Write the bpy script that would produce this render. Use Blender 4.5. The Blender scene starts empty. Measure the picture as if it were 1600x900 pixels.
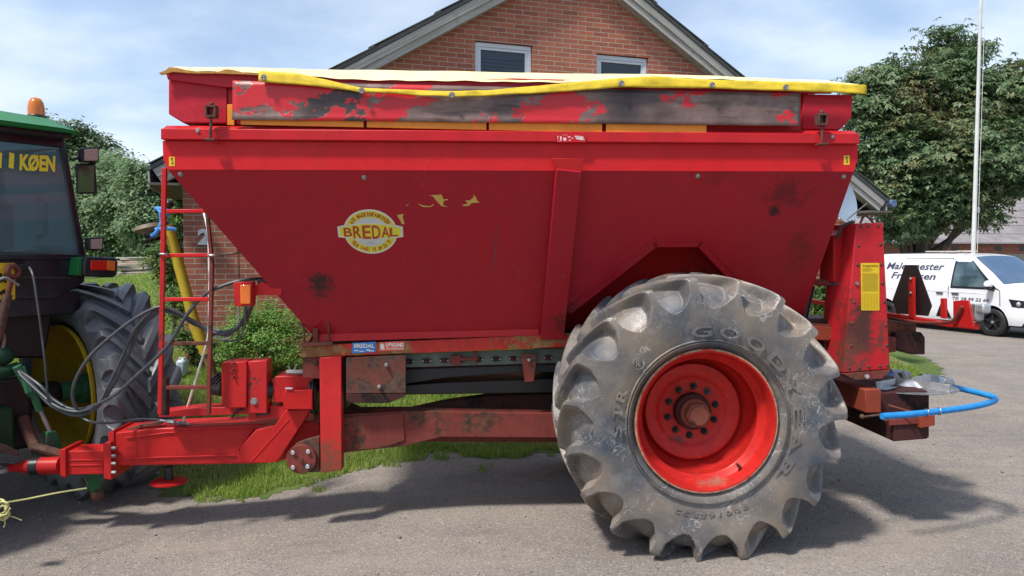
import bpy, bmesh, math, random
import numpy as np
from mathutils import Vector, Matrix, noise
R=math.radians
random.seed(7); rng=np.random.default_rng(7)
sc=bpy.context.scene; COL=sc.collection
# ---------------------------------------------------------------- camera
F_PX=1155.0; CAMH=2.0; PITCH=math.atan(55/1155.0)
cam_d=bpy.data.cameras.new('camera'); cam=bpy.data.objects.new('camera',cam_d); COL.objects.link(cam)
cam_d.sensor_width=36; cam_d.lens=36*F_PX/1600; cam_d.clip_end=2000; cam_d.clip_start=.05
cam.location=(0,0,CAMH); cam.rotation_euler=(math.pi/2-PITCH,0,0); sc.camera=cam
CO=Vector((0,0,CAMH)); FW=Vector((0,math.cos(PITCH),-math.sin(PITCH))); UP=Vector((0,math.sin(PITCH),math.cos(PITCH)))
def ray(px,py): return FW+Vector((1,0,0))*((px-800)/F_PX)+UP*((450-py)/F_PX)
def W(px,py,Y):
    d=ray(px,py); return CO+d*(Y/d.y)
class Frame:
    def __init__(s,o,yaw=0):
        s.o=Vector(o); s.yaw=yaw; s.M=Matrix.Translation(s.o)@Matrix.Rotation(yaw,4,'Z'); s.I=s.M.inverted()
    def at(s,px,py,v,axis=1):
        o=s.I@CO; d=s.I.to_3x3()@ray(px,py); t=(v-o[axis])/d[axis]; return o+d*t
    def pl(s,px,py,p0,n):
        o=s.I@CO; d=s.I.to_3x3()@ray(px,py); t=(p0-o).dot(n)/d.dot(n); return o+d*t
    def loc(s,w): return s.I@Vector(w)
# ---------------------------------------------------------------- things and parts
def tag(o,label=None,cat=None,group=None,kind=None):
    if label: o['label']=label
    if cat: o['category']=cat
    if group: o['group']=group
    if kind: o['kind']=kind
    return o
def thing(name,fr,label,cat,group=None):
    o=bpy.data.objects.new(name,None); COL.objects.link(o); o.empty_display_size=.2
    o.location=fr.o; o.rotation_euler=(0,0,fr.yaw)
    return tag(o,label,cat,group)
def link(name,me,mat,parent=None,bevel=0,smooth=35,label=None):
    o=bpy.data.objects.new(name,me); COL.objects.link(o)
    if parent is not None: o.parent=parent
    if mat is not None:
        me.materials.clear(); me.materials.append(mat)
    if smooth:
        me.polygons.foreach_set('use_smooth',[True]*len(me.polygons))
        me.set_sharp_from_angle(angle=R(smooth))
    if bevel:
        m=o.modifiers.new('bevel','BEVEL'); m.width=bevel; m.segments=2; m.limit_method='ANGLE'; m.angle_limit=R(35)
    if label: o['label']=label
    return o
def basis(d):
    d=Vector(d).normalized(); a=Vector((0,0,1)) if abs(d.z)<.9 else Vector((1,0,0))
    x=d.cross(a).normalized(); return x,d.cross(x).normalized(),d
class MB:
    def __init__(s): s.v=[]; s.f=[]
    def add(s,vs,fs):
        b=len(s.v); s.v+= [tuple(v) for v in vs]; s.f+=[tuple(b+i for i in f) for f in fs]; return s
    def box(s,x0,x1,y0,y1,z0,z1):
        return s.add([(x0,y0,z0),(x1,y0,z0),(x1,y1,z0),(x0,y1,z0),(x0,y0,z1),(x1,y0,z1),(x1,y1,z1),(x0,y1,z1)],
          [(0,3,2,1),(4,5,6,7),(0,1,5,4),(1,2,6,5),(2,3,7,6),(3,0,4,7)])
    def prism(s,pts,off):
        off=Vector(off); n=len(pts); P=[Vector(p) for p in pts]; Q=[p+off for p in P]
        nr=Vector((0,0,0))
        for i in range(n): nr+=P[i].cross(P[(i+1)%n])
        if nr.dot(off)>0: P.reverse(); Q.reverse()
        return s.add(P+Q,[tuple(range(n)),tuple(range(2*n-1,n-1,-1))]+[(i,n+i,n+(i+1)%n,(i+1)%n) for i in range(n)])
    def tube(s,path,r,n=10,caps=True):
        P=[Vector(p) for p in path]; m=len(P); rs=r if isinstance(r,(list,tuple)) else [r]*m
        d=(P[1]-P[0]).normalized(); x,y,_=basis(d); vs=[]; fs=[]
        for i in range(m):
            if i==0: t=P[1]-P[0]
            elif i==m-1: t=P[-1]-P[-2]
            else: t=(P[i+1]-P[i]).normalized()+(P[i]-P[i-1]).normalized()
            t.normalize(); x=(x-t*x.dot(t)).normalized(); y=t.cross(x)
            for k in range(n):
                a=2*math.pi*k/n; vs.append(P[i]+(x*math.cos(a)+y*math.sin(a))*rs[i])
        for i in range(m-1):
            for k in range(n): fs.append((i*n+k,i*n+(k+1)%n,(i+1)*n+(k+1)%n,(i+1)*n+k))
        if caps: fs.append(tuple(range(n-1,-1,-1))); fs.append(tuple(range((m-1)*n,m*n)))
        return s.add(vs,fs)
    def cyl(s,p0,p1,r,r2=None,n=20): return s.tube([p0,p1],[r,r if r2 is None else r2],n)
    def lathe(s,prof,c,axis=(0,1,0),n=64):   # prof: (along axis, radius)
        x,y,d=basis(axis); c=Vector(c); vs=[]; fs=[]; m=len(prof)
        for (a,r) in prof:
            for k in range(n):
                t=2*math.pi*k/n; vs.append(c+d*a+(x*math.cos(t)+y*math.sin(t))*r)
        for i in range(m-1):
            for k in range(n): fs.append((i*n+k,i*n+(k+1)%n,(i+1)*n+(k+1)%n,(i+1)*n+k))
        return s.add(vs,fs)
    def sphere(s,c,r,n=14,m=8,sc=(1,1,1)):
        c=Vector(c); vs=[]; fs=[]
        for i in range(m+1):
            p=math.pi*i/m
            for k in range(n):
                t=2*math.pi*k/n; vs.append(c+Vector((r*sc[0]*math.sin(p)*math.cos(t),r*sc[1]*math.sin(p)*math.sin(t),r*sc[2]*math.cos(p))))
        for i in range(m):
            for k in range(n): fs.append((i*n+k,(i+1)*n+k,(i+1)*n+(k+1)%n,i*n+(k+1)%n))
        return s.add(vs,fs)
    def hexn(s,p0,p1,r): return s.tube([p0,p1],r,6)
    def mesh(s,name):
        me=bpy.data.meshes.new(name); me.from_pydata(s.v,[],s.f); me.update(); return me
    def build(s,name,mat,parent=None,bevel=0,smooth=35,label=None):
        me=s.mesh(name)
        bm=bmesh.new(); bm.from_mesh(me); bmesh.ops.remove_doubles(bm,verts=bm.verts,dist=1e-5); bmesh.ops.recalc_face_normals(bm,faces=bm.faces); bm.to_mesh(me); bm.free()
        return link(name,me,mat,parent,bevel,smooth,label)
def smoothpath(P,k=6):
    P=[Vector(p) for p in P]; out=[]
    for i in range(len(P)-1):
        p0=P[max(i-1,0)]; p1=P[i]; p2=P[i+1]; p3=P[min(i+2,len(P)-1)]
        for j in range(k):
            t=j/k; out.append(.5*((2*p1)+(p2-p0)*t+(2*p0-5*p1+4*p2-p3)*t*t+(3*p1-p0-3*p2+p3)*t**3))
    out.append(P[-1]); return out
def quadmesh(V,Fc,name,mat,parent=None,smooth=0):
    me=bpy.data.meshes.new(name); V=np.asarray(V,dtype=np.float32); Fc=np.asarray(Fc,dtype=np.int32)
    me.vertices.add(len(V)); me.vertices.foreach_set('co',V.ravel())
    k=Fc.shape[1]; me.loops.add(Fc.size); me.loops.foreach_set('vertex_index',Fc.ravel())
    me.polygons.add(len(Fc)); me.polygons.foreach_set('loop_start',np.arange(0,Fc.size,k,dtype=np.int32))
    me.polygons.foreach_set('loop_total',np.full(len(Fc),k,dtype=np.int32)); me.update(calc_edges=True); me.validate()
    return link(name,me,mat,parent,0,smooth)
# text as flat or extruded geometry in the XY plane, centred
def text_geo(body,size=1,ext=0,bold=0,shear=0,res=3):
    cu=bpy.data.curves.new('t','FONT'); cu.body=body; cu.size=size; cu.extrude=ext; cu.offset=bold; cu.shear=shear
    cu.align_x='CENTER'; cu.align_y='CENTER'; cu.resolution_u=res
    o=bpy.data.objects.new('t',cu); COL.objects.link(o); bpy.context.view_layer.update()
    dg=bpy.context.evaluated_depsgraph_get(); me=bpy.data.meshes.new_from_object(o.evaluated_get(dg))
    vs=[v.co.copy() for v in me.vertices]; fs=[tuple(p.vertices) for p in me.polygons]
    bpy.data.objects.remove(o); bpy.data.curves.remove(cu); bpy.data.meshes.remove(me); return vs,fs
def text_fit(body,w,h,**k):
    vs,fs=text_geo(body,1,**k); xs=[v.x for v in vs]; ys=[v.y for v in vs]
    cx=(min(xs)+max(xs))/2; cy=(min(ys)+max(ys))/2; sx=w/(max(xs)-min(xs)); sy=h/(max(ys)-min(ys))
    return [Vector(((v.x-cx)*sx,(v.y-cy)*sy,v.z)) for v in vs],fs
def put(mb,geo,o,ex,ey,en=None):
    ex=Vector(ex);ey=Vector(ey); en=Vector(en) if en is not None else ex.cross(ey)
    mb.add([Vector(o)+ex*v.x+ey*v.y+en*v.z for v in geo[0]],geo[1]); return mb
# ---------------------------------------------------------------- materials
class NT:
    def __init__(s,name):
        s.m=bpy.data.materials.new(name); s.m.use_nodes=True; s.t=s.m.node_tree; s.b=s.t.nodes['Principled BSDF']; s.out=s.t.nodes['Material Output']
        s.co=s.n('ShaderNodeTexCoord').outputs['Object']
    def n(s,k,**a):
        x=s.t.nodes.new(k)
        for q,v in a.items(): setattr(x,q,v)
        return x
    def l(s,a,b): s.t.links.new(a,b)
    def val(s,sock,v):
        if hasattr(v,'is_linked') or isinstance(v,bpy.types.NodeSocket): s.l(v,sock)
        else: sock.default_value=v if not(isinstance(v,(tuple,list)) and len(v)==3 and len(sock.default_value)==4) else (*v,1)
    def map(s,scale=(1,1,1),loc=(0,0,0),rot=(0,0,0),co=None):
        x=s.n('ShaderNodeMapping'); s.l(co or s.co,x.inputs[0]); x.inputs['Scale'].default_value=scale; x.inputs['Location'].default_value=loc; x.inputs['Rotation'].default_value=rot; return x.outputs[0]
    def noise(s,scale,detail=6,rough=.55,co=None,dist=0,out='Fac'):
        x=s.n('ShaderNodeTexNoise'); s.l(co or s.co,x.inputs['Vector']); x.inputs['Scale'].default_value=scale; x.inputs['Detail'].default_value=detail; x.inputs['Roughness'].default_value=rough; x.inputs['Distortion'].default_value=dist; return x.outputs[out]
    def vor(s,scale,feature='F1',out='Distance',co=None,rand=1):
        x=s.n('ShaderNodeTexVoronoi',feature=feature); s.l(co or s.co,x.inputs['Vector']); x.inputs['Scale'].default_value=scale; x.inputs['Randomness'].default_value=rand; return x.outputs[out]
    def ramp(s,v,a,b,lo=0,hi=1):
        x=s.n('ShaderNodeMapRange'); s.val(x.inputs[0],v); x.inputs[1].default_value=a; x.inputs[2].default_value=b; x.inputs[3].default_value=lo; x.inputs[4].default_value=hi; return x.outputs[0]
    def mix(s,f,a,b,mode='MIX'):
        x=s.n('ShaderNodeMix',data_type='RGBA',blend_type=mode); s.val(x.inputs[0],f); s.val(x.inputs[6],a); s.val(x.inputs[7],b); return x.outputs[2]
    def math(s,op,a,b=0):
        x=s.n('ShaderNodeMath',operation=op); s.val(x.inputs[0],a); s.val(x.inputs[1],b); return x.outputs[0]
    def bump(s,h,strength=.3,dist=.01):
        x=s.n('ShaderNodeBump'); x.inputs['Strength'].default_value=strength; x.inputs['Distance'].default_value=dist; s.l(h,x.inputs['Height']); s.l(x.outputs[0],s.b.inputs['Normal'])
    def set(s,**k):
        for q,v in k.items(): s.val(s.b.inputs[{'col':'Base Color','rough':'Roughness','metal':'Metallic','coat':'Coat Weight','spec':'Specular IOR Level','emis':'Emission Color','es':'Emission Strength','tr':'Transmission Weight','sss':'Subsurface Weight','coatr':'Coat Roughness'}[q]],v)
        return s.m
def paint(name,col,rust=.1,rcol=(.11,.045,.028),r2=(.05,.032,.026),rough=.35,scale=2.2,dirt=.35,coat=.25,spots=(),fade=.12,fadecol=None,streak=0):
    s=NT(name); n1=s.noise(scale,9,.62); n2=s.noise(scale*9,8,.7); n3=s.noise(scale*.45,4,.5,s.map(loc=(3,5,1)))
    if streak:
        n4=s.noise(scale*2.2,6,.6,s.map(scale=(1,1,.18))); n1=s.math('ADD',s.math('MULTIPLY',n1,1-streak),s.math('MULTIPLY',n4,streak))
    m=s.math('ADD',s.math('MULTIPLY',n1,.72),s.math('MULTIPLY',n2,.28)); th=.74-.42*rust
    mask=s.ramp(m,th,th+.035)
    c=s.mix(s.ramp(n3,.35,.7,0,fade*2),col,fadecol or tuple(min(1,x*1.0+.03) for x in col))
    c=s.mix(s.ramp(s.noise(scale*4,8,.7,s.map(loc=(9,1,4))),.45,.85,0,dirt),c,tuple(x*.35+.008 for x in col))
    chip=s.ramp(s.noise(38,3,.6,s.map(loc=(2,2,7))),.71-.05*rust,.735-.05*rust)
    c=s.mix(s.ramp(s.noise(3.2,7,.65,s.map(scale=(2.2,2.2,.22),loc=(1,6,2))),.5,.78,0,dirt*.8),c,tuple(x*.5+.01 for x in col)); c=s.mix(s.ramp(s.noise(26,7,.75,s.map(scale=(1,1,.6),loc=(6,1,8))),.66,.72,0,.35),c,tuple(min(1,x*.9+.07) for x in col))
    w_=s.noise(1.9,3,.5,s.map(loc=(12,8,1)),1.0); ln_=s.math('MULTIPLY',s.ramp(s.math('ABSOLUTE',s.math('SUBTRACT',w_,.5)),0,.0022,1,0),s.ramp(s.noise(3,3,.5,s.map(loc=(1,19,3))),.52,.62,0,.35)); c=s.mix(ln_,c,tuple(min(1,x*.8+.12) for x in col))
    rc=s.mix(s.ramp(s.noise(22,6,.7),.38,.62),rcol,r2)
    c=s.mix(s.math('MULTIPLY',chip,s.ramp(n3,.4,.6,.15,1)),c,r2); c=s.mix(mask,c,rc)
    for (p,rad,sc3,colr) in spots:
        v=s.n('ShaderNodeVectorMath',operation='SUBTRACT'); s.l(s.co,v.inputs[0]); v.inputs[1].default_value=p
        v2=s.n('ShaderNodeVectorMath',operation='MULTIPLY'); s.l(v.outputs[0],v2.inputs[0]); v2.inputs[1].default_value=sc3
        ln=s.n('ShaderNodeVectorMath',operation='LENGTH'); s.l(v2.outputs[0],ln.inputs[0])
        d=s.math('ADD',ln.outputs['Value'],s.ramp(s.math('ADD',s.math('MULTIPLY',s.noise(7,9,.72),.6),s.math('MULTIPLY',s.noise(34,6,.75),.4)),.32,.68,-rad*1.1,rad*1.1))
        c=s.mix(s.ramp(d,rad*.35,rad*1.15,.92,0),c,colr)
    s.bump(s.math('ADD',s.math('MULTIPLY',mask,s.math('ADD',s.noise(90,4,.7),-1.2)),s.math('ADD',s.math('MULTIPLY',n1,.6),s.math('MULTIPLY',s.noise(1.3,2,.5),6.0))),.35,.004)
    s.set(col=c,rough=s.ramp(s.math('ADD',mask,s.math('MULTIPLY',n2,.35)),0,1,rough,.85),coat=s.ramp(mask,0,1,coat*.3,0),coatr=.2,spec=.2)
    return s.m
def plain(name,col,rough=.5,metal=0,var=.25,scale=8,bump=.15,col2=None,coat=0,spec=.5):
    s=NT(name); n=s.noise(scale,7,.65)
    c=s.mix(s.ramp(n,.3,.7),tuple(x*(1-var) for x in col),col2 or tuple(min(1,x*(1+var)) for x in col))
    s.bump(s.noise(scale*6,5,.6),bump,.003); s.set(col=c,rough=s.ramp(n,.3,.7,max(0,rough-.08),min(1,rough+.08)),metal=metal,coat=coat,spec=spec); return s.m
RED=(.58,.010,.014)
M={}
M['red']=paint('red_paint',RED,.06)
M['redbright']=paint('bright_red_paint',(.47,.014,.013),.22,rough=.42,dirt=.5,scale=3)
M['redworn']=paint('worn_red_paint',(.5,.015,.016),.42,scale=3.2,dirt=.6,streak=.3)
M['redrust']=paint('rusted_red_steel',(.20,.04,.03),.55,rcol=(.17,.06,.035),scale=2.6,dirt=.9,rough=.6,coat=0)
M['rust']=paint('rusty_steel',(.16,.05,.035),.6,rcol=(.13,.075,.055),r2=(.06,.038,.03),scale=5,dirt=.7,rough=.75,coat=0)
M['darkrust']=paint('dark_oily_rust',(.06,.018,.016),.5,rcol=(.035,.02,.016),r2=(.012,.01,.01),scale=5,dirt=.8,rough=.6,coat=0)
M['orust']=paint('orange_rust_primer',(.27,.05,.025),.2,scale=4,dirt=.5,rough=.7,coat=0)
M['steel']=plain('dull_steel',(.33,.33,.33),.42,.7,.3,20)
M['zinc']=plain('galvanised_sheet',(.5,.52,.54),.35,.6,.2,12)
M['bolt']=plain('bolt_steel',(.28,.27,.26),.45,.6,.3,60)
M['black']=plain('black_rubber',(.018,.018,.02),.5,0,.4,14)
M['blackplas']=plain('black_plastic',(.014,.015,.018),.38,0,.3,10)
M['hose']=plain('grey_black_hose',(.05,.055,.062),.38,0,.35,9)
M['oily']=plain('oily_black',(.012,.010,.011),.42,0,.4,7)
M['white']=plain('white_plastic',(.72,.73,.72),.4,0,.06,8)
M['green']=paint('tractor_green',(.012,.17,.04),.05,rough=.32,dirt=.25)
M['greenworn']=paint('worn_green',(.03,.13,.055),.35,scale=6,dirt=.6,rcol=(.12,.09,.07),r2=(.06,.05,.045),rough=.5)
M['rimyellow']=paint('wheel_yellow',(.42,.27,.012),.08,dirt=.75,rough=.45,rcol=(.10,.07,.03),scale=4)
M['blue']=plain('blue_pipe',(.02,.25,.62),.4,0,.12,8)
M['railgreen']=plain('grey_green_rail',(.10,.13,.11),.5,0,.3,14)
M['stickyellow']=plain('yellow_sticker',(.72,.50,.012),.45,0,.05,14)
M['ink']=plain('black_ink',(.02,.018,.015),.5,0,.1)
M['redink']=plain('red_ink',(.42,.05,.02),.5,0,.1)
M['stickwhite']=plain('white_sticker',(.66,.64,.55),.5,0,.06)
M['stickblue']=plain('blue_sticker',(.03,.18,.50),.4,0,.1)
M['orange']=plain('orange_steel_bar',(.78,.26,.015),.5,0,.15,6)
M['tarp']=paint('yellow_tarpaulin',(.66,.48,.03),.14,rcol=(.34,.24,.05),r2=(.20,.14,.05),dirt=.75,scale=3,rough=.55,coat=0)
M['tarptop']=plain('pale_yellow_tarpaulin',(.80,.66,.30),.6,0,.06,3,.2,(.85,.72,.42))
M['tarpend']=plain('frayed_brown_tarpaulin',(.42,.2,.04),.7,0,.3,20)
def peeled():
    s=NT('peeling_red_on_steel'); co=s.map(scale=(1,1,1.5))
    n=s.math('ADD',s.math('MULTIPLY',s.noise(2.2,9,.58,co,.3),.8),s.math('MULTIPLY',s.noise(14,5,.6,co),.2)); mask=s.ramp(s.math('ADD',n,s.math('MULTIPLY',s.noise(45,5,.7),.05)),.545,.552)
    st=s.mix(s.ramp(s.noise(4,8,.7,s.map(loc=(4,4,4))),.35,.65),(.14,.085,.07),(.26,.175,.15)); st=s.mix(s.ramp(s.noise(9,8,.75,s.map(scale=(.35,1,2.5))),.52,.66,0,.8),st,(.07,.04,.035))
    st=s.mix(s.ramp(s.noise(1.3,3,.5),.5,.62,0,.8),st,(.035,.03,.035))
    c=s.mix(mask,st,(.55,.015,.022)); s.set(col=c,rough=s.ramp(mask,0,1,.42,.35),metal=s.ramp(mask,0,1,.35,0))
    s.bump(s.math('ADD',mask,s.math('MULTIPLY',s.noise(7,4,.5),.8)),.3,.004); return s.m
M['peel']=peeled()
def tyre_mat(name,c1,c2,c3,scr):
    s=NT(name); n1=s.noise(1.7,7,.6); n2=s.noise(6,9,.72,s.map(loc=(5,3,2)))
    c=s.mix(s.ramp(n1,.38,.6),c1,c2); c=s.mix(s.ramp(n2,.5,.75,0,.55),c,c3)
    w=s.noise(3.1,3,.5,s.map(loc=(2,8,1)),1.2); line=s.math('ABSOLUTE',s.math('SUBTRACT',w,.5)); l1=s.ramp(line,.0,.006,1,0)
    w2=s.noise(7,2,.5,s.map(loc=(7,1,6)),2.2); l2=s.ramp(s.math('ABSOLUTE',s.math('SUBTRACT',w2,.52)),.0,.009,1,0)
    gate=s.ramp(s.noise(4,3,.5,s.map(loc=(1,9,3))),.46,.58)
    l=s.math('MULTIPLY',s.math('MAXIMUM',l1,l2),s.math('MULTIPLY',gate,scr))
    fine=s.ramp(s.noise(60,4,.7,s.map(scale=(1,1,.25),rot=(0,R(40),0))),.6,.8,0,.35)
    c=s.mix(fine,c,c3); c=s.mix(l,c,(.5,.49,.47)); s.set(col=c,rough=s.ramp(n2,.3,.7,.30,.60),spec=.6)
    s.bump(s.math('ADD',s.math('MULTIPLY',n2,.8),s.noise(70,4,.7)),.35,.004); return s.m
M['tyre']=tyre_mat('dusty_grey_tyre_rubber',(.055,.07,.092),(.205,.165,.128),(.29,.275,.255),.7)
M['tyre2']=tyre_mat('dark_tyre_rubber',(.07,.078,.092),(.13,.13,.135),(.22,.21,.20),.2)
M['letter']=plain('tyre_lettering_rubber',(.23,.21,.19),.45,0,.35,12)
# ---------------------------------------------------------------- world and sun
SUNDIR=Vector((-.47,-.42,1)).normalized()   # towards the sun
w=bpy.data.worlds.new("World"); sc.world=w; w.use_nodes=True; nt=w.node_tree; nd=nt.nodes; bg=nd['Background']
sky=nd.new('ShaderNodeTexSky'); sky.sky_type='NISHITA'; sky.sun_disc=False
sky.sun_elevation=math.asin(SUNDIR.z); sky.sun_rotation=math.atan2(SUNDIR.x,SUNDIR.y); sky.air_density=1.0; sky.dust_density=1.5; sky.ozone_density=1.2
tc=nd.new('ShaderNodeTexCoord'); sx=nd.new('ShaderNodeSeparateXYZ'); nt.links.new(tc.outputs['Generated'],sx.inputs[0])
def wm(op,a,b):
    x=nd.new('ShaderNodeMath'); x.operation=op
    for i,v in enumerate((a,b)):
        if isinstance(v,(int,float)): x.inputs[i].default_value=v
        else: nt.links.new(v,x.inputs[i])
    return x.outputs[0]
zz=wm('ADD',wm('MAXIMUM',sx.outputs[2],0.0),.22)
cb=nd.new('ShaderNodeCombineXYZ'); nt.links.new(wm('DIVIDE',sx.outputs[0],zz),cb.inputs[0]); nt.links.new(wm('DIVIDE',sx.outputs[1],zz),cb.inputs[1])
def wn(scale,det,off,rough=.58):
    mp=nd.new('ShaderNodeMapping'); nt.links.new(cb.outputs[0],mp.inputs[0]); mp.inputs['Location'].default_value=off; mp.inputs['Scale'].default_value=(1,1.15,1)
    n=nd.new('ShaderNodeTexNoise'); nt.links.new(mp.outputs[0],n.inputs['Vector']); n.inputs['Scale'].default_value=scale; n.inputs['Detail'].default_value=det; n.inputs['Roughness'].default_value=rough; return n.outputs['Fac']
def wr(v,a,b,lo,hi):
    x=nd.new('ShaderNodeMapRange'); x.interpolation_type='SMOOTHSTEP'; nt.links.new(v,x.inputs[0])
    for i,q in enumerate((a,b,lo,hi)): x.inputs[i+1].default_value=q
    return x.outputs[0]
n1=wn(.75,6,(3.1,1.2,0),.5); n2=wn(1.7,6,(7,4,0),.5)
mask=wr(wm('ADD',wm('MULTIPLY',n1,.75),wm('MULTIPLY',n2,.25)),.38,.64,.22,.9)
cc=nd.new('ShaderNodeMix'); cc.data_type='RGBA'; nt.links.new(wr(n2,.35,.65,0,1),cc.inputs[0]); CLOUDA=(3.6,4.7,6.4,1); CLOUDB=(5.4,6.1,7.1,1)
cc.inputs[6].default_value=CLOUDA; cc.inputs[7].default_value=CLOUDB
mask=wm('MULTIPLY',mask,wr(sx.outputs[1],-.35,.25,.3,1))  # clouds thinned on the unseen side behind the camera, lowering the ambient light
mx=nd.new('ShaderNodeMix'); mx.data_type='RGBA'; nt.links.new(mask,mx.inputs[0]); nt.links.new(sky.outputs[0],mx.inputs[6]); nt.links.new(cc.outputs[2],mx.inputs[7])
nt.links.new(mx.outputs[2],bg.inputs[0]); bg.inputs[1].default_value=.148
sl=bpy.data.lights.new('sun','SUN'); so=bpy.data.objects.new('sun',sl); COL.objects.link(so); sl.energy=3.9; sl.angle=R(6.0); sl.color=(1,.95,.88)
so.rotation_euler=(-SUNDIR).to_track_quat('-Z','Y').to_euler(); so.location=(-5,-5,12)
sc.view_settings.view_transform='Standard'; sc.view_settings.look='None'; sc.view_settings.exposure=0.25; sc.view_settings.gamma=1
# ---------------------------------------------------------------- terrain
HF=Frame((-4.08,9.2,0),math.atan(.32))
def ss(x): x=np.clip(x,0,1); return x*x*(3-2*x)
def gz(x,y):
    x=np.asarray(x,dtype=float); y=np.asarray(y,dtype=float)
    z=-.17*ss((-x-.3)/3.0)*ss((9-y)/2.5)
    c,s=math.cos(HF.yaw),math.sin(HF.yaw); lx=(x-HF.o.x)*c+(y-HF.o.y)*s; ly=-(x-HF.o.x)*s+(y-HF.o.y)*c
    r=.62*ss((ly+3.0)/2.9)*ss((lx+9)/6)*ss((12.2-lx)/3.2)
    l=.45*ss((y-13)/18)*ss((-2-x)/6)
    return z+r*(1-.0*l)+l
def gpt(px,py):   # picture point on the terrain
    d=ray(px,py); t=1.0
    for i in range(60):
        p=CO+d*t; h=p.z-float(gz(p.x,p.y)); t+=h/max(.05,-d.z+.02)*.7
    return CO+d*t
lawn_front=[(-60,14.5),(-14,9.3),(-5.2,7.9),(-3.6,7.2)]+[tuple(gpt(*p))[:2] for p in [(225,726),(262,750),(300,772),(390,776),(470,760),(535,745),(590,722),(700,712),(760,722),(850,712),(1000,690),(1150,655),(1290,622),(1390,606),(1474,594),(1476,580),(1452,562),(1400,546)]]
lawn=lawn_front+[tuple((HF.M@Vector(q)).xy) for q in [(9.6,0.5,0),(9.2,9,0),(-1,16,0)]]+[(-9,80),(-60,160),(-150,200),(-150,20)]
def inpoly(X,Y,P):
    ins=np.zeros(X.shape,bool); n=len(P)
    for i in range(n):
        x1,y1=P[i]; x2,y2=P[(i+1)%n]
        if y1==y2: continue
        c=((y1>Y)!=(y2>Y))&(X<(x2-x1)*(Y-y1)/(y2-y1)+x1); ins^=c
    return ins
def vnoise(X,Y,s,seed=0):
    def h(i,j): 
        v=np.sin(i*127.1+j*311.7+seed*74.7)*43758.5453; return v-np.floor(v)
    x=X*s;y=Y*s; i=np.floor(x);j=np.floor(y); fx=ss(x-i);fy=ss(y-j)
    return (h(i,j)*(1-fx)+h(i+1,j)*fx)*(1-fy)+(h(i,j+1)*(1-fx)+h(i+1,j+1)*fx)*fy
def axis(parts):
    out=[]
    for a,b,st in parts: out+=list(np.arange(a,b,st))
    out.append(parts[-1][1]); return np.array(out)
def sheet(name,xs,ys,off,mat,keep=None):
    X,Y=np.meshgrid(xs,ys); Z=gz(X,Y)+off
    V=np.stack([X,Y,Z],-1).reshape(-1,3); nx=len(xs); i=np.arange(len(ys)-1)[:,None]*nx+np.arange(nx-1)[None]; 
    Fq=np.stack([i,i+1,i+nx+1,i+nx],-1).reshape(-1,4)
    if keep is not None:
        cx=(X[:-1,:-1]+X[1:,1:])/2; cy=(Y[:-1,:-1]+Y[1:,1:])/2; Fq=Fq[keep(cx,cy).ravel()]
        u,inv=np.unique(Fq,return_inverse=True); V=V[u]; Fq=inv.reshape(-1,4)
    return quadmesh(V,Fq,name,mat,None,60)
def gravel_mat():
    s=NT('worn_gravel_asphalt')
    v1=s.vor(75,out='Color'); v2=s.vor(150,out='Color',co=s.map(loc=(3,1,0)))
    g1=s.n('ShaderNodeSeparateColor'); s.l(v1,g1.inputs[0]); g2=s.n('ShaderNodeSeparateColor'); s.l(v2,g2.inputs[0])
    base=s.mix(s.ramp(s.noise(.8,7,.6),.35,.65),(.215,.185,.155),(.315,.272,.23))
    base=s.mix(s.ramp(s.noise(4.5,8,.7,s.map(loc=(4,2,0))),.42,.7,0,.55),base,(.18,.165,.155))
    base=s.mix(s.ramp(s.noise(.35,5,.6,s.map(loc=(14,2,0))),.5,.68,0,.5),base,(.37,.325,.27))
    c=s.mix(s.ramp(g1.outputs[0],0,1,0,.60),base,(.13,.12,.118)); c=s.mix(s.ramp(g2.outputs[1],.7,1,0,.55),c,(.44,.41,.38))
    c=s.mix(s.ramp(s.noise(1.4,8,.68,s.map(scale=(.35,1.3,1),loc=(8,3,0),rot=(0,0,.12))),.5,.66,0,.55),c,(.30,.255,.205)); c=s.mix(s.ramp(s.noise(2.1,9,.72,s.map(scale=(.25,1.1,1),loc=(2,7,0),rot=(0,0,-.1))),.56,.68,0,.5),c,(.13,.12,.115))
    c=s.mix(s.ramp(g1.outputs[1],.93,.98,0,.35),c,(.50,.47,.43)); c=s.mix(s.ramp(s.noise(28,6,.7),.60,.75,0,.5),c,(.08,.075,.072))
    d=s.math('ADD',s.math('MULTIPLY',s.vor(75),-1),s.math('MULTIPLY',s.noise(30,6,.7),1.2))
    s.bump(d,.5,.010); s.set(col=c,rough=.95,spec=.06); return s.m
M['gravel']=gravel_mat()
def lawn_mat():
    s=NT('lawn_soil_and_grass'); c=s.mix(s.ramp(s.noise(3,8,.7),.35,.65),(.08,.12,.03),(.12,.17,.045)); c=s.mix(s.ramp(s.noise(1.0,6,.6,s.map(loc=(3,3,0))),.58,.72,0,.6),c,(.14,.115,.07))
    s.bump(s.noise(40,6,.8),.6,.02); s.set(col=c,rough=.95,spec=.1); return s.m
M['lawn']=lawn_mat()
XS=axis([(-450,-150,50),(-150,-20,5),(-20,-7,1),(-7,9,.07)]); XS=np.concatenate([XS[:-1],axis([(9,40,1.5),(40,450,40)])]); YS=axis([(-30,2,4),(2,5.9,.3)]); YS=np.concatenate([YS[:-1],axis([(5.9,14,.07),(14,30,1),(30,200,5),(200,950,50)])])
g=sheet('gravel_ground',XS,YS,0,M['gravel']); tag(g,kind='structure')
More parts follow.
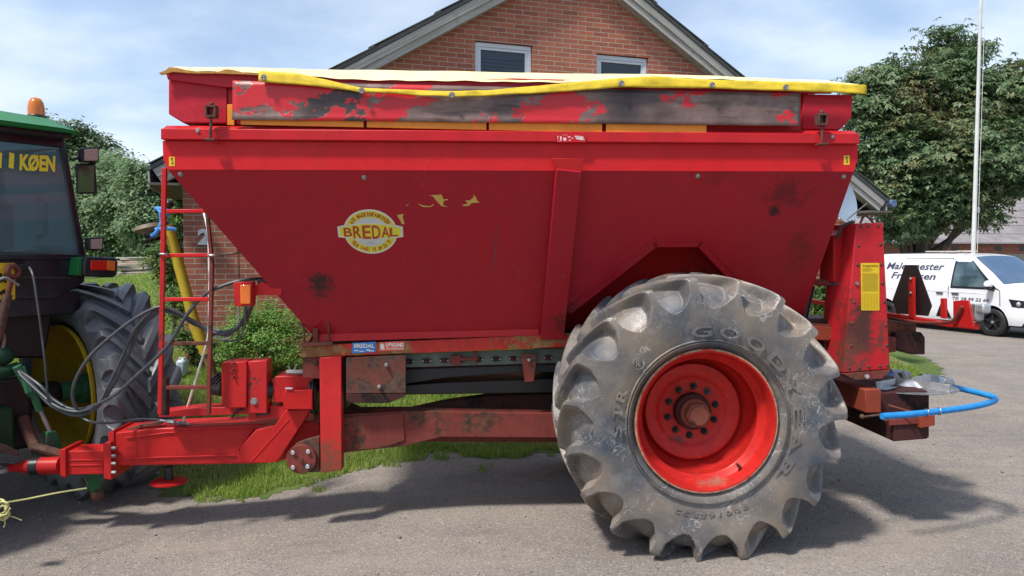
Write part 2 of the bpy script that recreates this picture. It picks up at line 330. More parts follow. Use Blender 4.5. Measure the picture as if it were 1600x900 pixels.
keepf=lambda X,Y: inpoly(X+ (vnoise(X,Y,2.5,1)-.5)*.35,Y+(vnoise(X,Y,2.2,2)-.5)*.45+(vnoise(X,Y,8,3)-.5)*.22+(vnoise(X,Y,17,6)-.5)*.22,lawn)
g=sheet('lawn',XS[XS<9],YS[(YS>5.8)&(YS<201)],.004,M['lawn'],lambda X,Y: keepf(X,Y-.05)); tag(g,kind='structure')
# grass blades
def leafmat(name,c1,c2,c3=None,trans=.25,sc=1.5,rough=.5):
    s=NT(name); g=s.n('ShaderNodeNewGeometry'); 
    c=s.mix(s.ramp(s.noise(sc,5,.6),.35,.65),c1,c2)
    if c3: c=s.mix(s.ramp(s.noise(sc*.7,4,.6,s.map(loc=(7,7,7))),.52,.68),c,c3)
    r=s.math('MULTIPLY',g.outputs['Random Per Island'],1.0); c=s.mix(s.ramp(r,0,1,0,.75),c,s.mix(1,c,(1.5,1.45,1.3,1),'MULTIPLY')) ; c=s.mix(s.ramp(r,.0,.25,.5,0),c,tuple(x*.45 for x in c1))
    s.set(col=c,rough=rough,spec=.35)
    t=s.n('ShaderNodeBsdfTranslucent'); s.l(c,t.inputs[0]); mx=s.n('ShaderNodeMixShader'); mx.inputs[0].default_value=trans
    s.l(s.b.outputs[0],mx.inputs[1]); s.l(t.outputs[0],mx.inputs[2]); s.l(mx.outputs[0],s.out.inputs[0]); return s.m
M['grass']=leafmat('grass_blades',(.20,.30,.055),(.30,.40,.09),(.36,.35,.16),.45,2)
def blades(name,n,xr,yr,hmin,hmax,wd,mat,keep,dens=None):
    X=rng.uniform(*xr,n); Y=rng.uniform(*yr,n); k=keep(X,Y)
    if dens is not None: k&=rng.random(n)<dens(X,Y)
    X=X[k];Y=Y[k]; m=len(X); Z=gz(X,Y); h=rng.uniform(hmin,hmax,m)*(.45+1.1*vnoise(X,Y,1.7,5)*vnoise(X,Y,6,9)+.2)
    a=rng.uniform(0,2*np.pi,m); lean=rng.uniform(.1,.9,m); la=rng.uniform(0,2*np.pi,m); wv=wd*rng.uniform(.6,1.4,m)
    B=np.stack([X,Y,Z],-1); s=np.stack([np.cos(a),np.sin(a),0*a],-1)*wv[:,None]/2; L=np.stack([np.cos(la),np.sin(la),0*la],-1)
    mid=B+L*(h*lean*.3)[:,None]; mid[:,2]+=h*.6; tip=B+L*(h*lean*.9)[:,None]; tip[:,2]+=h*(1.05-.35*lean)
    V=np.stack([B-s,B+s,mid+s*.7,mid-s*.7,tip],1).reshape(-1,3); i=np.arange(m)[:,None]*5
    Fq=np.concatenate([i+np.array([[0,1,2]]),i+np.array([[0,2,3]]),i+np.array([[3,2,4]])]); 
    return quadmesh(V,Fq,name,mat)
dist=lambda X,Y: np.clip(1.25-(Y-6)*.07,.25,1)
ragged=lambda X,Y: inpoly(X,Y+(vnoise(X,Y,3,11)-.45)*.5+(vnoise(X,Y,11,12)-.5)*.35,lawn)
o=blades('grass',520000,(-7,6),(5.9,13),.035,.095,.007,M['grass'],ragged,dist); tag(o,'short green lawn grass growing between the gravel yard and the house','grass',kind='stuff')
o=blades('meadow_grass',90000,(-22,-3),(12,34),.07,.2,.03,M['grass'],lambda X,Y: inpoly(X,Y,lawn)); tag(o,'longer grass of the meadow behind the tractor','grass',kind='stuff')
# loose stones
n=6000; X=rng.uniform(-5,6.5,n); Y=2.9+rng.random(n)**1.6*6.5; k=~keepf(X,Y); X=X[k];Y=Y[k]; m=len(X); Z=gz(X,Y); r=rng.uniform(.0025,.0085,m)*(1+rng.random(m)**8*1.2)
oct_=np.array([[1,0,0],[0,1,0],[-1,0,0],[0,-1,0],[0,0,.8],[0,0,-.6]]); a=rng.uniform(0,6.3,m)
st=oct_[None]*(r[:,None,None])*rng.uniform(.6,1.3,(m,6,1)); c_,s_=np.cos(a)[:,None],np.sin(a)[:,None]
st=np.stack([st[:,:,0]*c_-st[:,:,1]*s_,st[:,:,0]*s_+st[:,:,1]*c_,st[:,:,2]],-1)+np.stack([X,Y,Z+r*.3],-1)[:,None]
fo=np.array([[0,1,4],[1,2,4],[2,3,4],[3,0,4],[1,0,5],[2,1,5],[3,2,5],[0,3,5]])
def stone_mat():
    s=NT('loose_stone'); g=s.n('ShaderNodeNewGeometry'); s.set(col=s.mix(g.outputs['Random Per Island'],(.14,.13,.12),(.36,.33,.30)),rough=.9); return s.m
o=quadmesh(st.reshape(-1,3),(np.arange(m)[:,None,None]*6+fo[None]).reshape(-1,3),'loose_stones',stone_mat()); tag(o,'loose small stones scattered over the gravel yard','gravel',kind='stuff')
# ---------------------------------------------------------------- tyres
def tyre_geo(c,Wd,R0,nl,rb,ccw=1,nt_=1440,ns=64,ground=None,vw=.62,slant=1.05,texface=True):
    k=R0/.925; f=lambda r: rb+(r-.455)*(R0-rb)/(.925-.455)
    h=Wd/2
    L=np.array([(.07,.455),(.03,.50),(.006,.60),(0,.68),(.0,.735),(.004,.79),(.012,.85),(.024,.90),(.05,.920),(.15,.925),(h,.929)])
    Vv=np.array([(.07,.455),(.03,.50),(.006,.60),(0,.68),(.010,.725),(.045,.755),(.078,.795),(.112,.828),(.15,.850),(.20,.862),(h,.870)])
    L[:,1]=f(L[:,1]); Vv[:,1]=f(Vv[:,1])
    s=np.linspace(0,10,ns); kn=np.arange(11)
    def sm(col):
        v=np.interp(s,kn,col); v2=v.copy()
        for _ in range(2): v2[1:-1]=.25*v2[:-2]+.5*v2[1:-1]+.25*v2[2:]
        return v2
    la,lr,va,vr=sm(L[:,0]),sm(L[:,1]),sm(Vv[:,0]),sm(Vv[:,1])
    th=np.linspace(0,2*np.pi,nt_,endpoint=False); pitch=2*np.pi/nl
    rows=[]; shr=np.clip(la-.03,0,None)*slant/R0*ccw
    for side in (0,1):
        sh=np.zeros(ns)+(.5*pitch if side else 0)
        u=np.sqrt(np.clip((s-3.75)/1.9,0,1))[None]+1e-5
        jit=(rng.random(nl)-.5)*.05*pitch
        ph=-(th[:,None]-sh[None])/pitch; kk=np.floor(ph).astype(int)%nl; t=ph-np.floor(ph)+jit[kk]/pitch
        d=t-.34; hs=np.where(d<0,.335,vw-.34+.06*np.sin(kk*2.3))*u; q=1-np.abs(d)/hs
        m=np.where(d<0,ss(q/.10),ss(q/.42))*ss(u*1.6)
        a=la[None]*(1-m)+va[None]*m; r=lr[None]*(1-m)+vr[None]*m
        rows.append((a if side==0 else Wd-a, r))
    A=np.concatenate([rows[0][0],rows[1][0][:,::-1]],1); Rr=np.concatenate([rows[0][1],rows[1][1][:,::-1]],1)
    wob=.004*np.sin(th*5+1)+.003*np.sin(th*13)+.003*np.sin(th*31+2)
    Rr=Rr+wob[:,None]*np.clip((Rr-rb)/(R0-rb),0,1)
    TH=th[:,None]+np.concatenate([shr,shr[::-1]])[None]; X=c[0]+np.cos(TH)*Rr; Z=c[2]+np.sin(TH)*Rr; Y=c[1]+A
    if ground is not None:
        t=np.clip((ground+.10-Z)/.10,0,1)[...]; bul=.03*ss((ground+.28-Z)/.28)
        Y=Y+bul*np.where(A<h,-1,1)*np.clip(1-np.abs(A-h)/h*.0,0,1)*(np.abs(A-h)/h)
        Z=np.where(Z<ground+.012,ground+.004+(Z-ground)*.06,Z)
    n2=A.shape[1]; V=np.stack([X,Y,Z],-1).reshape(-1,3)
    i=np.arange(nt_)[:,None]*n2+np.arange(n2-1)[None]; j=((np.arange(nt_)+1)%nt_)[:,None]*n2+np.arange(n2-1)[None]
    Fq=np.stack([i,i+1,j+1,j],-1).reshape(-1,4); return V,Fq
def ring_text(mb,body,c,r,a0,a1,h,y,ext=.003,bold=.02):
    # letters spread clockwise (seen from -y) between angles a0 > a1 (deg, 0 = right, 90 = top)
    n=len(body)
    for i,ch in enumerate(body):
        if ch==' ': continue
        a=R(a0+(a1-a0)*(i+.5)/n); wv=abs(R(a1-a0))*r/n*.74
        g=text_fit(ch,wv if ch not in 'I/1' else wv*.45,h,ext=ext,bold=bold,res=4)
        out=Vector((math.cos(a),0,math.sin(a))); ex=Vector((math.sin(a),0,-math.cos(a)))
        put(mb,g,Vector(c)+out*r+Vector((0,y,0)),ex,out,Vector((0,-1,0)))
# ---------------------------------------------------------------- fertiliser spreader
SF=Frame((0,5.86,0),.055); at=SF.at
SP=thing('lime_spreader',SF,'large red trailed spreader with sloping hopper and a huge grey tyre in front','spreader')
def P(px,v): return [at(x,y,v) for x,y in px]
def plate(name,mat,px,v,t,bevel=.004,parent=SP,label=None,y2=None):
    mb=MB(); mb.prism(P(px,v),(0,t,0)); return mb.build(name,M[mat] if isinstance(mat,str) else mat,parent,bevel,35,label)
# hopper body ---------------------------------------------------
yr=-.95; yb=-.36
A=at(262,265,yr); B=at(1334,268,yr); Cc=at(492,528,yb); z0=(A.z+B.z)/2
n=(B-A).cross(Cc-A).normalized()
if n.y>0: n=-n
D=SF.pl(1247,514,A,n)
pn=n.copy(); ex=(B-A).normalized(); ey=pn.cross(ex).normalized()
if ey.z<0: ey=-ey
def on(px,py,off=0): return SF.pl(px,py,A,pn)+pn*off
lift=lambda p,o: p+pn*o
hole=[on(884,484),on(1022,375),on(1098,375),on(1186,470),on(1190,516)]; hl=on(880,521)
spots=[(on(503,448),.11,(1,1,1),(.03,.02,.018)),(on(1211,330),.06,(1,1,1),(.02,.012,.015)),(on(1235,300),.14,(.8,1,1.2),(.15,.012,.016)),(on(888,500),.16,(1,1,1),(.05,.02,.016)),(on(408,340),.05,(.9,1,.7),(.30,.01,.016)),(on(1120,275),.14,(.9,1,2.4),(.28,.012,.016)),(on(1250,390),.16,(1.5,1,.7),(.2,.014,.014))]
M['panel']=paint('hopper_red_shaded',(.39,.011,.018),.02,fade=.35,fadecol=(.30,.010,.028),dirt=.25,rough=.33,spots=spots,coat=.3)  # dusty red, darker than the fascia's: the panel's shade is partly painted in
mb=MB()
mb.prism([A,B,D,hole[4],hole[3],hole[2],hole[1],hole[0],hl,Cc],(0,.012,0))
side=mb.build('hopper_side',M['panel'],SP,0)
# far side and ends (one closed shell behind)
far=lambda p: Vector((p.x,-p.y,p.z)); mb=MB()
Ar,Br=at(256,222,yr),at(1341,226,yr)
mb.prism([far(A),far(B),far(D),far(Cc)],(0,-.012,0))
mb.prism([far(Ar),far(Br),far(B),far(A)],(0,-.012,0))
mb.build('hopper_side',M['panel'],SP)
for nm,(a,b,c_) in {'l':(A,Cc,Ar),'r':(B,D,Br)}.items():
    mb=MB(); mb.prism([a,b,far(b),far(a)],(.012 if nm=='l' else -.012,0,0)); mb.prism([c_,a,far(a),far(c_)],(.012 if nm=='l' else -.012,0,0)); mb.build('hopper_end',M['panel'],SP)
# wheel arch recess
dirn=Vector((0,.34,0)); mb=MB(); H=[hl]+hole
for i in range(len(H)-1): 
    p,q=H[i],H[i+1]; mb.prism([p,q,q+dirn,p+dirn],(q-p).cross(dirn).normalized()*-.006)
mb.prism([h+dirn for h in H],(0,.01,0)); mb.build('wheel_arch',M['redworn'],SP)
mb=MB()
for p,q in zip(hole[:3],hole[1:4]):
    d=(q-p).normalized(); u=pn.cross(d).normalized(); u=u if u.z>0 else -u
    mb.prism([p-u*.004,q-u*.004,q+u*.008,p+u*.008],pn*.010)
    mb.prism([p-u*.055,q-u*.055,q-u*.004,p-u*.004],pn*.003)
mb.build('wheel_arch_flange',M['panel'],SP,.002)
# fascia with cut corners + fold
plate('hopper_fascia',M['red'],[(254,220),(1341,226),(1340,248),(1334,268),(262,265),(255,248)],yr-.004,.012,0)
# rim beam
rimb=MB(); 
p=[at(252,201,-.988),at(1342,209,-.988),at(1342,225,-.988),at(252,218,-.988)]
rimb.prism([v-Vector((0,.010,0)) for v in p],(0,.078,0)); t0,t1=p[0].z,p[1].z
rimb.prism([p[0]+Vector((.004,.004,0)),p[1]+Vector((-.004,.004,0)),p[1]+Vector((-.01,.055,.03)),p[0]+Vector((.01,.055,.03))],(0,.012,-.004))
M['rim']=paint('hopper_rim_paint',(.52,.012,.017),.10,dirt=.55,rough=.32,scale=1.6)
rimb.build('hopper_rim',M['rim'],SP,.006)
mb=MB(); mb.box(p[0].x,p[1].x,.93,1.0,p[0].z-.09,p[0].z+.02); mb.box(p[0].x,p[0].x+.06,-.935,.93,p[0].z-.09,p[0].z+.02); mb.box(p[1].x-.06,p[1].x,-.935,.93,p[1].z-.09,p[1].z+.02); mb.build('hopper_rim',M['rim'],SP,.006)
# rib: box section standing off the panel, with the vertical gusset cap
ra=[on(868,258),on(906,262),on(879,521),on(843,521)]
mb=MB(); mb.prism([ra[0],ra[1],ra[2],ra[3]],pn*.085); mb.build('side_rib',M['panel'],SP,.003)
cp=P([(864,247),(913,248),(906,283),(874,283)],-1.03); cp[2].y+=.025; cp[3].y+=.025
mb=MB(); mb.prism(cp,(0,.05,0)); mb.build('rib_cap',M['redbright'],SP,.003)
# weld seam at the fold and bottom of the panel
mb=MB(); mb.tube([lift(Cc,.004),lift(on(843,524),.004)],.006,6); mb.prism([lift(Cc+ey*.035,.003),lift(on(842,519)+ey*.03,.003),at(842,524,-.40),at(488,534,-.40)],(0,.01,0)); mb.build('panel_seam',M['redbright'],SP)
mb=MB()
mb.prism([at(478,541,-.36),at(492,527,-.36),on(505,500,.012),on(497,508,.012)],(0,.02,0)); mb.build('corner_gusset',M['redbright'],SP)
# base frame
M['frame']=paint('frame_red_to_rust',(.46,.03,.02),.60,rcol=(.20,.07,.03),r2=(.30,.17,.07),scale=3.4,dirt=.7,rough=.55,coat=.05)
plate('base_frame','frame' if 0 else M['frame'],[(470,541),(843,524),(1262,503),(1262,522),(880,543),(470,559)],-.42,.09,.006)
plate('base_frame',M['frame'],[(843,523),(905,520),(905,540),(832,544)],-.428,.01,.002)
mb=MB(); q0,q1=at(470,541,-.42),at(1262,503,-.42); 
mb.prism([Vector((q0.x,.33,q0.z)),Vector((q1.x,.33,q1.z)),Vector((q1.x,.33,q1.z-.08)),Vector((q0.x,.33,q0.z-.08))],(0,.09,0)); mb.box(q0.x,q0.x+.07,-.33,.33,q0.z-.08,q0.z); mb.build('base_frame',M['frame'],SP,.006)
# floor with hopper bottom
mb=MB(); mb.prism([at(500,545,-.30),at(1250,507,-.30),at(1250,514,-.30),at(500,551,-.30)],(0,.6,0)); mb.build('hopper_floor',M['darkrust'],SP)
# stickers on the frame
def decal(name,mat,px,v,t=.0015,parent=SP): return plate(name,mat,px,v-t,t,0,parent)
def dtext(mb,body,x0,y0,x1,y1,v,bold=.02,ext=.0006,shear=0,fr=SF):
    a=fr.at(x0,y1,v); b=fr.at(x1,y1,v); c_=fr.at(x0,y0,v); g=text_fit(body,(b-a).length,(c_-a).length,bold=bold,ext=ext,shear=shear)
    put(mb,g,(b+c_)/2,(b-a).normalized(),(c_-a).normalized())
st=decal('sticker','stickblue',[(550,536),(587,534),(587,550),(550,552)],-.4215)
mb=MB(); dtext(mb,'BREDAL',553,537,585,543.5,-.4245,.03); 
for q in [(553,547,560,548.6),(561,548.4,569,549.6),(572,546,578,547.6),(576,547.6,584,549)]: mb.prism(P([(q[0],q[1]),(q[2],q[1]),(q[2],q[3]),(q[0],q[3])],-.4245),(0,.0008,0))
mb.build('sticker_print',M['stickwhite'],st)
st=decal('sticker',plain('red_sticker',(.62,.09,.07),.45),[(592,535),(632,533),(632,547),(592,549)],-.4215)
mb=MB(); dtext(mb,'LØVLUND',603,535.5,631,542,-.4245,.05); dtext(mb,'MASKINER',604,543.5,631,546,-.4245,.02)
mb.prism(P([(594,539),(597,536),(600,539),(601,546),(595,546)],-.4245),(0,.0008,0)); mb.build('sticker_print',M['stickwhite'],st)
# oval badge on the hopper side -------------------------------
bc=on(579,362,.002); sx_=(on(628,362)-on(530,362)).length/98; up=(on(579,328)-on(579,396)).length/68
def bpt(dx,dy,o): return bc+ex*dx*sx_+ey*dy*up+pn*o
def oval(rx,ry,o,nn=48): return [bpt(rx*math.cos(2*math.pi*i/nn),ry*math.sin(2*math.pi*i/nn),o) for i in range(nn)]
def bandp(wx,h0,h1,o): 
    top=[bpt(wx*t,h0+(h1-h0)*(1-t*t),o) for t in np.linspace(1,-1,15)]; return top+[bpt(wx*t,-h0-(h1-h0)*(1-t*t)*.6,o) for t in np.linspace(-1,1,15)]
T=.0009
mb=MB(); mb.prism(oval(42,34.5,0),pn*T); mb.prism(bandp(51,8,15,0.0002),pn*T); badge=mb.build('badge',M['stickwhite'],SP)
YG=plain('badge_yellow',(.66,.60,.04),.45,0,.05)
mb=MB(); mb.prism(oval(39.5,32,.0012),pn*T); mb.build('badge_ring',YG,badge)
mb=MB(); mb.prism(oval(29,22.5,.0024),pn*T); mb.build('badge_centre',plain('badge_grey_white',(.55,.56,.55),.45,0,.05),badge)
mb=MB(); mb.prism(bandp(49.5,7.5,14,.0036),pn*T); mb.build('badge_band',M['stickwhite'],badge)
mb=MB(); mb.prism(bandp(47.5,6,12.5,.0048),pn*T); mb.build('badge_band_field',YG,badge)
mb=MB(); 
for i,ch in enumerate('BREDAL'):
    cxs=(-35,-20.5,-6,9,23.5,36.5)[i]; hh=(14,19,21,21,17,13.5)[i]
    g=text_fit(ch,13.2*sx_,hh*up,bold=.02,ext=.0004); put(mb,g,bpt(cxs,0,.0062),ex,ey,pn)
mb.build('badge_name',M['redink'],badge)
mb=MB()
def arc_text(body,a0,a1,rx,ry,h,flip):
    k=len(body)
    for i,ch in enumerate(body):
        if ch==' ': continue
        a=R(a0+(a1-a0)*(i+.5)/k); c_=bpt(rx*math.cos(a),ry*math.sin(a),.0034); wv=abs(R(a1-a0))*36*sx_/k*.8
        tx=(-math.sin(a)*rx,math.cos(a)*ry); l=math.hypot(*tx); tx=(tx[0]/l,tx[1]/l)
        if not flip: tx=(-tx[0],-tx[1])
        e1=ex*tx[0]+ey*tx[1]; e2=pn.cross(e1); e2=e2 if (e2.dot(ey*math.sin(a)+ex*math.cos(a))>0)!=flip else -e2
        put(mb,text_fit(ch,wv if ch not in 'I1()' else wv*.5,h*up,bold=.03,ext=.0004),c_,e1,e2,pn)
arc_text('A/S MASKINFABRIKEN',151,29,34.2,27.3,6.5,False); arc_text('TEL. (+45) 75 89 51 77',211,331,34.5,27.6,6,True)
mb.build('badge_lettering',M['redink'],badge)
mb=MB()
for dx,dy,wv,h in ((0,-16.5,9,1.5),(0,-19,16,1.2)): put(mb,text_fit('NAGEL' if 0 else 'HHHH',wv*sx_,h*up,ext=.0003),bpt(dx,dy,.0036),ex,ey,pn)
mb.build('badge_small_print',plain('grey_ink',(.25,.26,.25),.5),badge)
# torn remains of old lettering
mb=MB(); M['remnant']=plain('old_letter_film',(.55,.38,.08),.6,0,.15,40)
for P_ in [[(671,305),(690,304),(693,311),(700,311),(700,312.5),(694,313),(692,320),(700,323),(690,322),(683,315),(677,307)],[(653,318),(662,321),(672,322),(678,318),(677,321),(672,323.5),(660,323)],[(740,304),(744,308),(745,313),(750,316),(737,317),(733,321),(725,322),(722,320),(731,318),(727,313),(734,313),(739,309)],[(620,336),(631,334),(629,338),(632,350),(628,350),(624,342)],[(634,321),(640,318),(636,321.5)]]:
    mb.prism([on(x,y,.0015) for x,y in P_],pn*.0006)
    mb.build('lettering_remnant',M['remnant'],SP); mb=MB()
mb=MB(); mb.prism([on(776,352,.001),on(778,352,.001),on(774,400,.001),on(770,424,.001),on(769,424,.001)],pn*.0006); 
for a,b in (((664,383),(668,393)),((663,378),(669,396)),((740,380),(744,392)),((860,330),(863,337)),((352,300),(420,306))): mb.prism([on(*a,.001),on(a[0]+1,a[1],.001),on(b[0]+.8,b[1],.001),on(*b,.001)],pn*.0005)
mb.build('scratch',plain('scratch_dark',(.16,.03,.04),.6),SP)
# bolts and small yellow labels on the hopper
for x,y in ((569,277),(1090,275),(1318,276),(282,272)):
    mb=MB(); c_=on(x,y); mb.cyl(c_,c_+pn*.004,.017,n=16); mb.hexn(c_,c_+pn*.016,.011); mb.build('bolt',M['bolt'],SP,.001)
for x,y in ((310,205),(1299,214)):
    mb=MB(); c_=at(x,y,-.988); mb.cyl(c_,c_-Vector((0,.005,0)),.021,n=18); mb.hexn(c_,c_-Vector((0,.018,0)),.013); mb.build('bolt',M['bolt'],SP,.001)
for x,y in ((268.5,252),(1323,250)):
    st=decal('warning_label','stickyellow',[(x-4.5,y-7),(x+4.5,y-7),(x+4.5,y+7.5),(x-4.5,y+7.5)],yr-.0045)
    mb=MB(); c_=at(x,y,yr-.0075); pth=smoothpath([c_+Vector((0,0,.018)),c_+Vector((0,0,.006)),c_+Vector((.006,0,-.004)),c_+Vector((.004,0,-.014)),c_+Vector((-.006,0,-.012))],4); mb.tube(pth,.0022,6); mb.prism([c_+Vector((-.006,0,.014)),c_+Vector((.006,0,.014)),c_+Vector((.006,0,.022)),c_+Vector((-.006,0,.022))],(0,.001,0)); mb.build('hook_symbol',M['ink'],st)
st=decal('worn_sticker',M['rim'],[(870,210),(915,209.5),(915,222),(870,222)],-1.0065)
mb=MB()
for x0,y0,x1,y1 in ((871,212,872.5,220),(872,220,876,221),(875,213,878,220),(880,215,885,220),(887,213,892,215),(893,215,896,217),(900,213,912,218),(898,212,908,215),(905,217,914,219),(878,210.5,888,211.3),(889,218,892,220)): mb.prism([at(x0,y0,-1.009),at(x1,y0+.6,-1.009),at(x1-1,y1,-1.009),at(x0+.5,y1-.4,-1.009)],(0,.0008,0))
mb.build('sticker_print',plain('faded_white_print',(.7,.55,.55),.6),st)
# ---- cover above the rim
M['hood']=paint('hood_red_paint',(.46,.014,.028),.16,scale=3,dirt=.5,rough=.4,r2=(.14,.03,.03),rcol=(.2,.03,.035))
for px_ in ([(263,124),(355,130),(355,193),(286,192),(263,178)],[(1254,147),(1333,148),(1331,184),(1313,203),(1254,202)]):
    mb=MB(); pp=P(px_,-.93); mb.prism(pp,(0,1.86,0)); mb.build('end_hood',M['hood'],SP,.008)
# the chipped side strip: slightly wavy sheet
tp=[at(363,126,-.99),at(1251,146,-.99)]; bt=[at(363,187,-.99),at(1250,197,-.99)]
Vs=[];Fs=[]; NX,NZ=120,8
for i in range(NX+1):
    for j in range(NZ+1):
        a=tp[0].lerp(tp[1],i/NX); b=bt[0].lerp(bt[1],i/NX); q=a.lerp(b,j/NZ); wv=(noise.noise(Vector((q.x*2.2,j*.25,2)))*.010+noise.noise(Vector((q.x*9,5,j*.4)))*.003)*(j/NZ)**1.5; q.y+=wv+(-.012 if j==NZ else 0); q.z+=wv*.4; Vs.append(q)
for i in range(NX):
    for j in range(NZ): a=i*(NZ+1)+j; Fs.append((a,a+1,a+NZ+2,a+NZ+1))
mb=MB(); mb.add(Vs,Fs); o=mb.build('side_strip',M['peel'],SP,0,60,'side strip with large flakes of red paint peeled off bare steel'); md=o.modifiers.new('t','SOLIDIFY'); md.thickness=.004
plate('inner_wall',M['redworn'],[(352,122),(900,140),(1262,142),(1262,204),(352,194)],-.915,.01,0)
for a,b in ((376,568),(573,760),(764,941),(947,1104)):
    yy=lambda x: 186.5+(x-376)*.0225
    plate('orange_slat','orange',[(a,yy(a)-14),(b,yy(b)-14),(b,yy(b)+8),(a,yy(a)+8)],-.982,.012,.002)
plate('orange_slat','orange',[(355,163),(366,163),(366,196),(355,195)],-.94,.01,.002)
# top flange
plate('top_flange',M['hood'],[(258,111),(430,117),(560,124),(700,127.5),(800,122),(880,124),(905,136),(700,137),(560,134),(430,137),(352,136),(262,124)],-.96,.025,.003)
plate('top_flange',M['hood'],[(880,124),(1300,130),(1300,146),(905,146)],-.95,.02,.003)
mb=MB(); mb.prism(P([(352,150),(1262,160),(1262,190),(352,180)],.90),(0,.02,0)); mb.build('inner_wall',M['redworn'],SP)
# tarpaulin: domed top + folded yellow valance
silh=[(258,106),(400,107),(560,109.5),(700,111),(900,115),(1100,119.5),(1300,127),(1346,132)]
low=[(258,109),(400,114),(560,124.5),(745,127),(893,129),(1020,120),(1276,130),(1346,134)]
def interp(tab,x): return float(np.interp(x,[a for a,_ in tab],[b for _,b in tab]))
NX=130; rows=[]; Vs=[];Fs=[]
ys_=[-.985,-.93,-.82,-.72,-.5,-.2,.2,.5,.72,.85,.96]
for i in range(NX+1):
    x=258+(1349-258)*i/NX; e=at(x,interp(low,x)+.6*math.sin(x*.11),ys_[0]); s_=at(x,interp(silh,x),-.72); dz=s_.z-e.z
    for j,yy in enumerate(ys_):
        t=min(1,max(0,(yy+.985)/.265)); z=e.z+dz*(1-(1-t)**1.6); 
        if yy>-.72: z=s_.z+.03*(1-(yy/.72)**2 if abs(yy)<.72 else 0)-( .2*max(0,yy-.72)/.24)
        z+=noise.noise(Vector((e.x*4,yy*5,1)))*.005
        Vs.append(Vector((e.x,yy,z)))
m_=len(ys_)
for i in range(NX):
    for j in range(m_-1): a=i*m_+j; Fs.append((a,a+m_,a+m_+1,a+1))
mb=MB(); mb.add(Vs,Fs); tarp=mb.build('tarpaulin',M['tarptop'],SP,0,60)
upv=[(405,110.5),(467,115),(526,128),(565,137),(695,142.5),(760,141),(864,131.5),(893,129),(971,121.5),(1020,119),(1111,124.5),(1276,129),(1353,133)]
lwv=[(405,128),(480,134),(562,144),(705,152.5),(760,150),(876,144),(971,137),(1111,139),(1247,143.5),(1353,147.5)]
Vs=[];Fs=[];NX=150;NZ=5
for i in range(NX+1):
    x=405+948*i/NX
    for j in range(NZ+1):
        t=j/NZ; q=at(x,interp(upv,x)*(1-t)+interp(lwv,x)*t,-1.01); q.y+=-.004*math.sin(t*math.pi)-.02*t+noise.noise(Vector((q.x*5,t*1.2,3)))*.012+noise.noise(Vector((q.x*19,t*3,7)))*.006; Vs.append(q)
for i in range(NX):
    for j in range(NZ): a=i*(NZ+1)+j; Fs.append((a,a+NZ+1,a+NZ+2,a+1))
mb=MB(); mb.add(Vs,Fs); val=mb.build('tarpaulin_valance',M['tarp'],SP,0,60); md=val.modifiers.new('t','SOLIDIFY'); md.thickness=.006
for x in (412,565,706,971,1113,1228):
    y=(interp(upv,x)+interp(lwv,x))/2+1; c_=at(x,y,-1.045); mb=MB(); mb.lathe([(0,.020),(-.004,.018),(-.005,.012),(-.002,.008),(.012,.007)],c_,(0,1,0),20); mb.sphere(c_+Vector((0,.0,0)),.007); mb.build('grommet',M['bolt'],val)
mb=MB()
pts=[(248,114),(258,110),(264,105),(275,105.5),(290,109),(310,112),(340,112),(353,108),(364,109),(380,113),(405,115),(430,117),(430,118.5),(380,116),(340,114.5),(300,114.5),(270,112),(258,115),(250,116)]
mb.prism(P(pts,-.99),(0,.02,0)); mb.build('frayed_edge',M['tarpend'],tarp)
# clamps
for (x,yt,yb_) in ((330,162,219),(1285,175,226)):
    mb=MB(); q=at(x,yt,-1.03); b=at(x,yb_,-1.03); h=at(x,yt+13,-1.03)
    w_=.033
    mb.box(q.x-w_,q.x+w_,-1.05,-.99,q.z-.025,q.z-.012); mb.box(q.x-w_,q.x-w_+.012,-1.05,-.99,h.z-.03,q.z-.015); mb.box(q.x+w_-.012,q.x+w_,-1.05,-.99,h.z-.03,q.z-.015)
    mb.box(q.x-w_,q.x+w_,-1.05,-.99,h.z-.035,h.z-.022); mb.sphere((q.x,-1.02,q.z),.015)
    mb.tube([Vector((q.x,-1.02,q.z-.02)),Vector((b.x-.004,-1.035,b.z+.01))],.009,10); mb.box(b.x-.035,b.x+.03,-1.06,-1.0,b.z-.004,b.z+.008)
    mb.build('cover_clamp',M['rust'],SP,.002)
# ---- running gear under the hopper
plate('roller_rail','railgreen',[(634,553),(905,543),(905,566),(634,574)],-.30,.02,.003)
rail=[o for o in SP.children if o.name.startswith('roller_rail')][0]
for i,x in enumerate(range(640,900,27)):
    y=564.5-(x-640)*.028; c_=at(x,y,-.302); mb=MB()
    mb.prism([c_+Vector((.038*math.cos(t),0,.018*math.sin(t))) for t in np.linspace(0,2*math.pi,18,endpoint=False)],(0,-.008,0)); mb.cyl(c_,c_-Vector((0,.02,0)),.02,n=14); mb.build('roller_bearing',M['darkrust'],rail,.002)
    mb=MB()
    for s_ in (-.028,.028): mb.hexn(c_+Vector((s_,0,0)),c_+Vector((s_,-.014,0)),.007)
    mb.build('bearing_bolt',M['steel'],rail)
mb=MB(); mb.prism(P([(628,577),(760,572),(905,567),(905,580),(800,583),(700,590),(628,601)],-.25),(0,.5,0)); mb.build('conveyor_belt',M['black'],SP,.006)
mb=MB(); mb.prism(P([(628,602),(700,597.5),(905,590),(905,613),(690,616),(628,617)],-.22),(0,.44,0)); mb.build('conveyor_belt',M['oily'],SP,.006)
plate('gearbox_guard',M['rust'],[(541,559),(634,555),(634,614),(541,615)],-.44,.02,.003)
plate('gearbox_guard',M['darkrust'],[(541,616),(634,615),(632,620),(605,630),(552,630),(541,626)],-.438,.12,.003)
mb=MB()
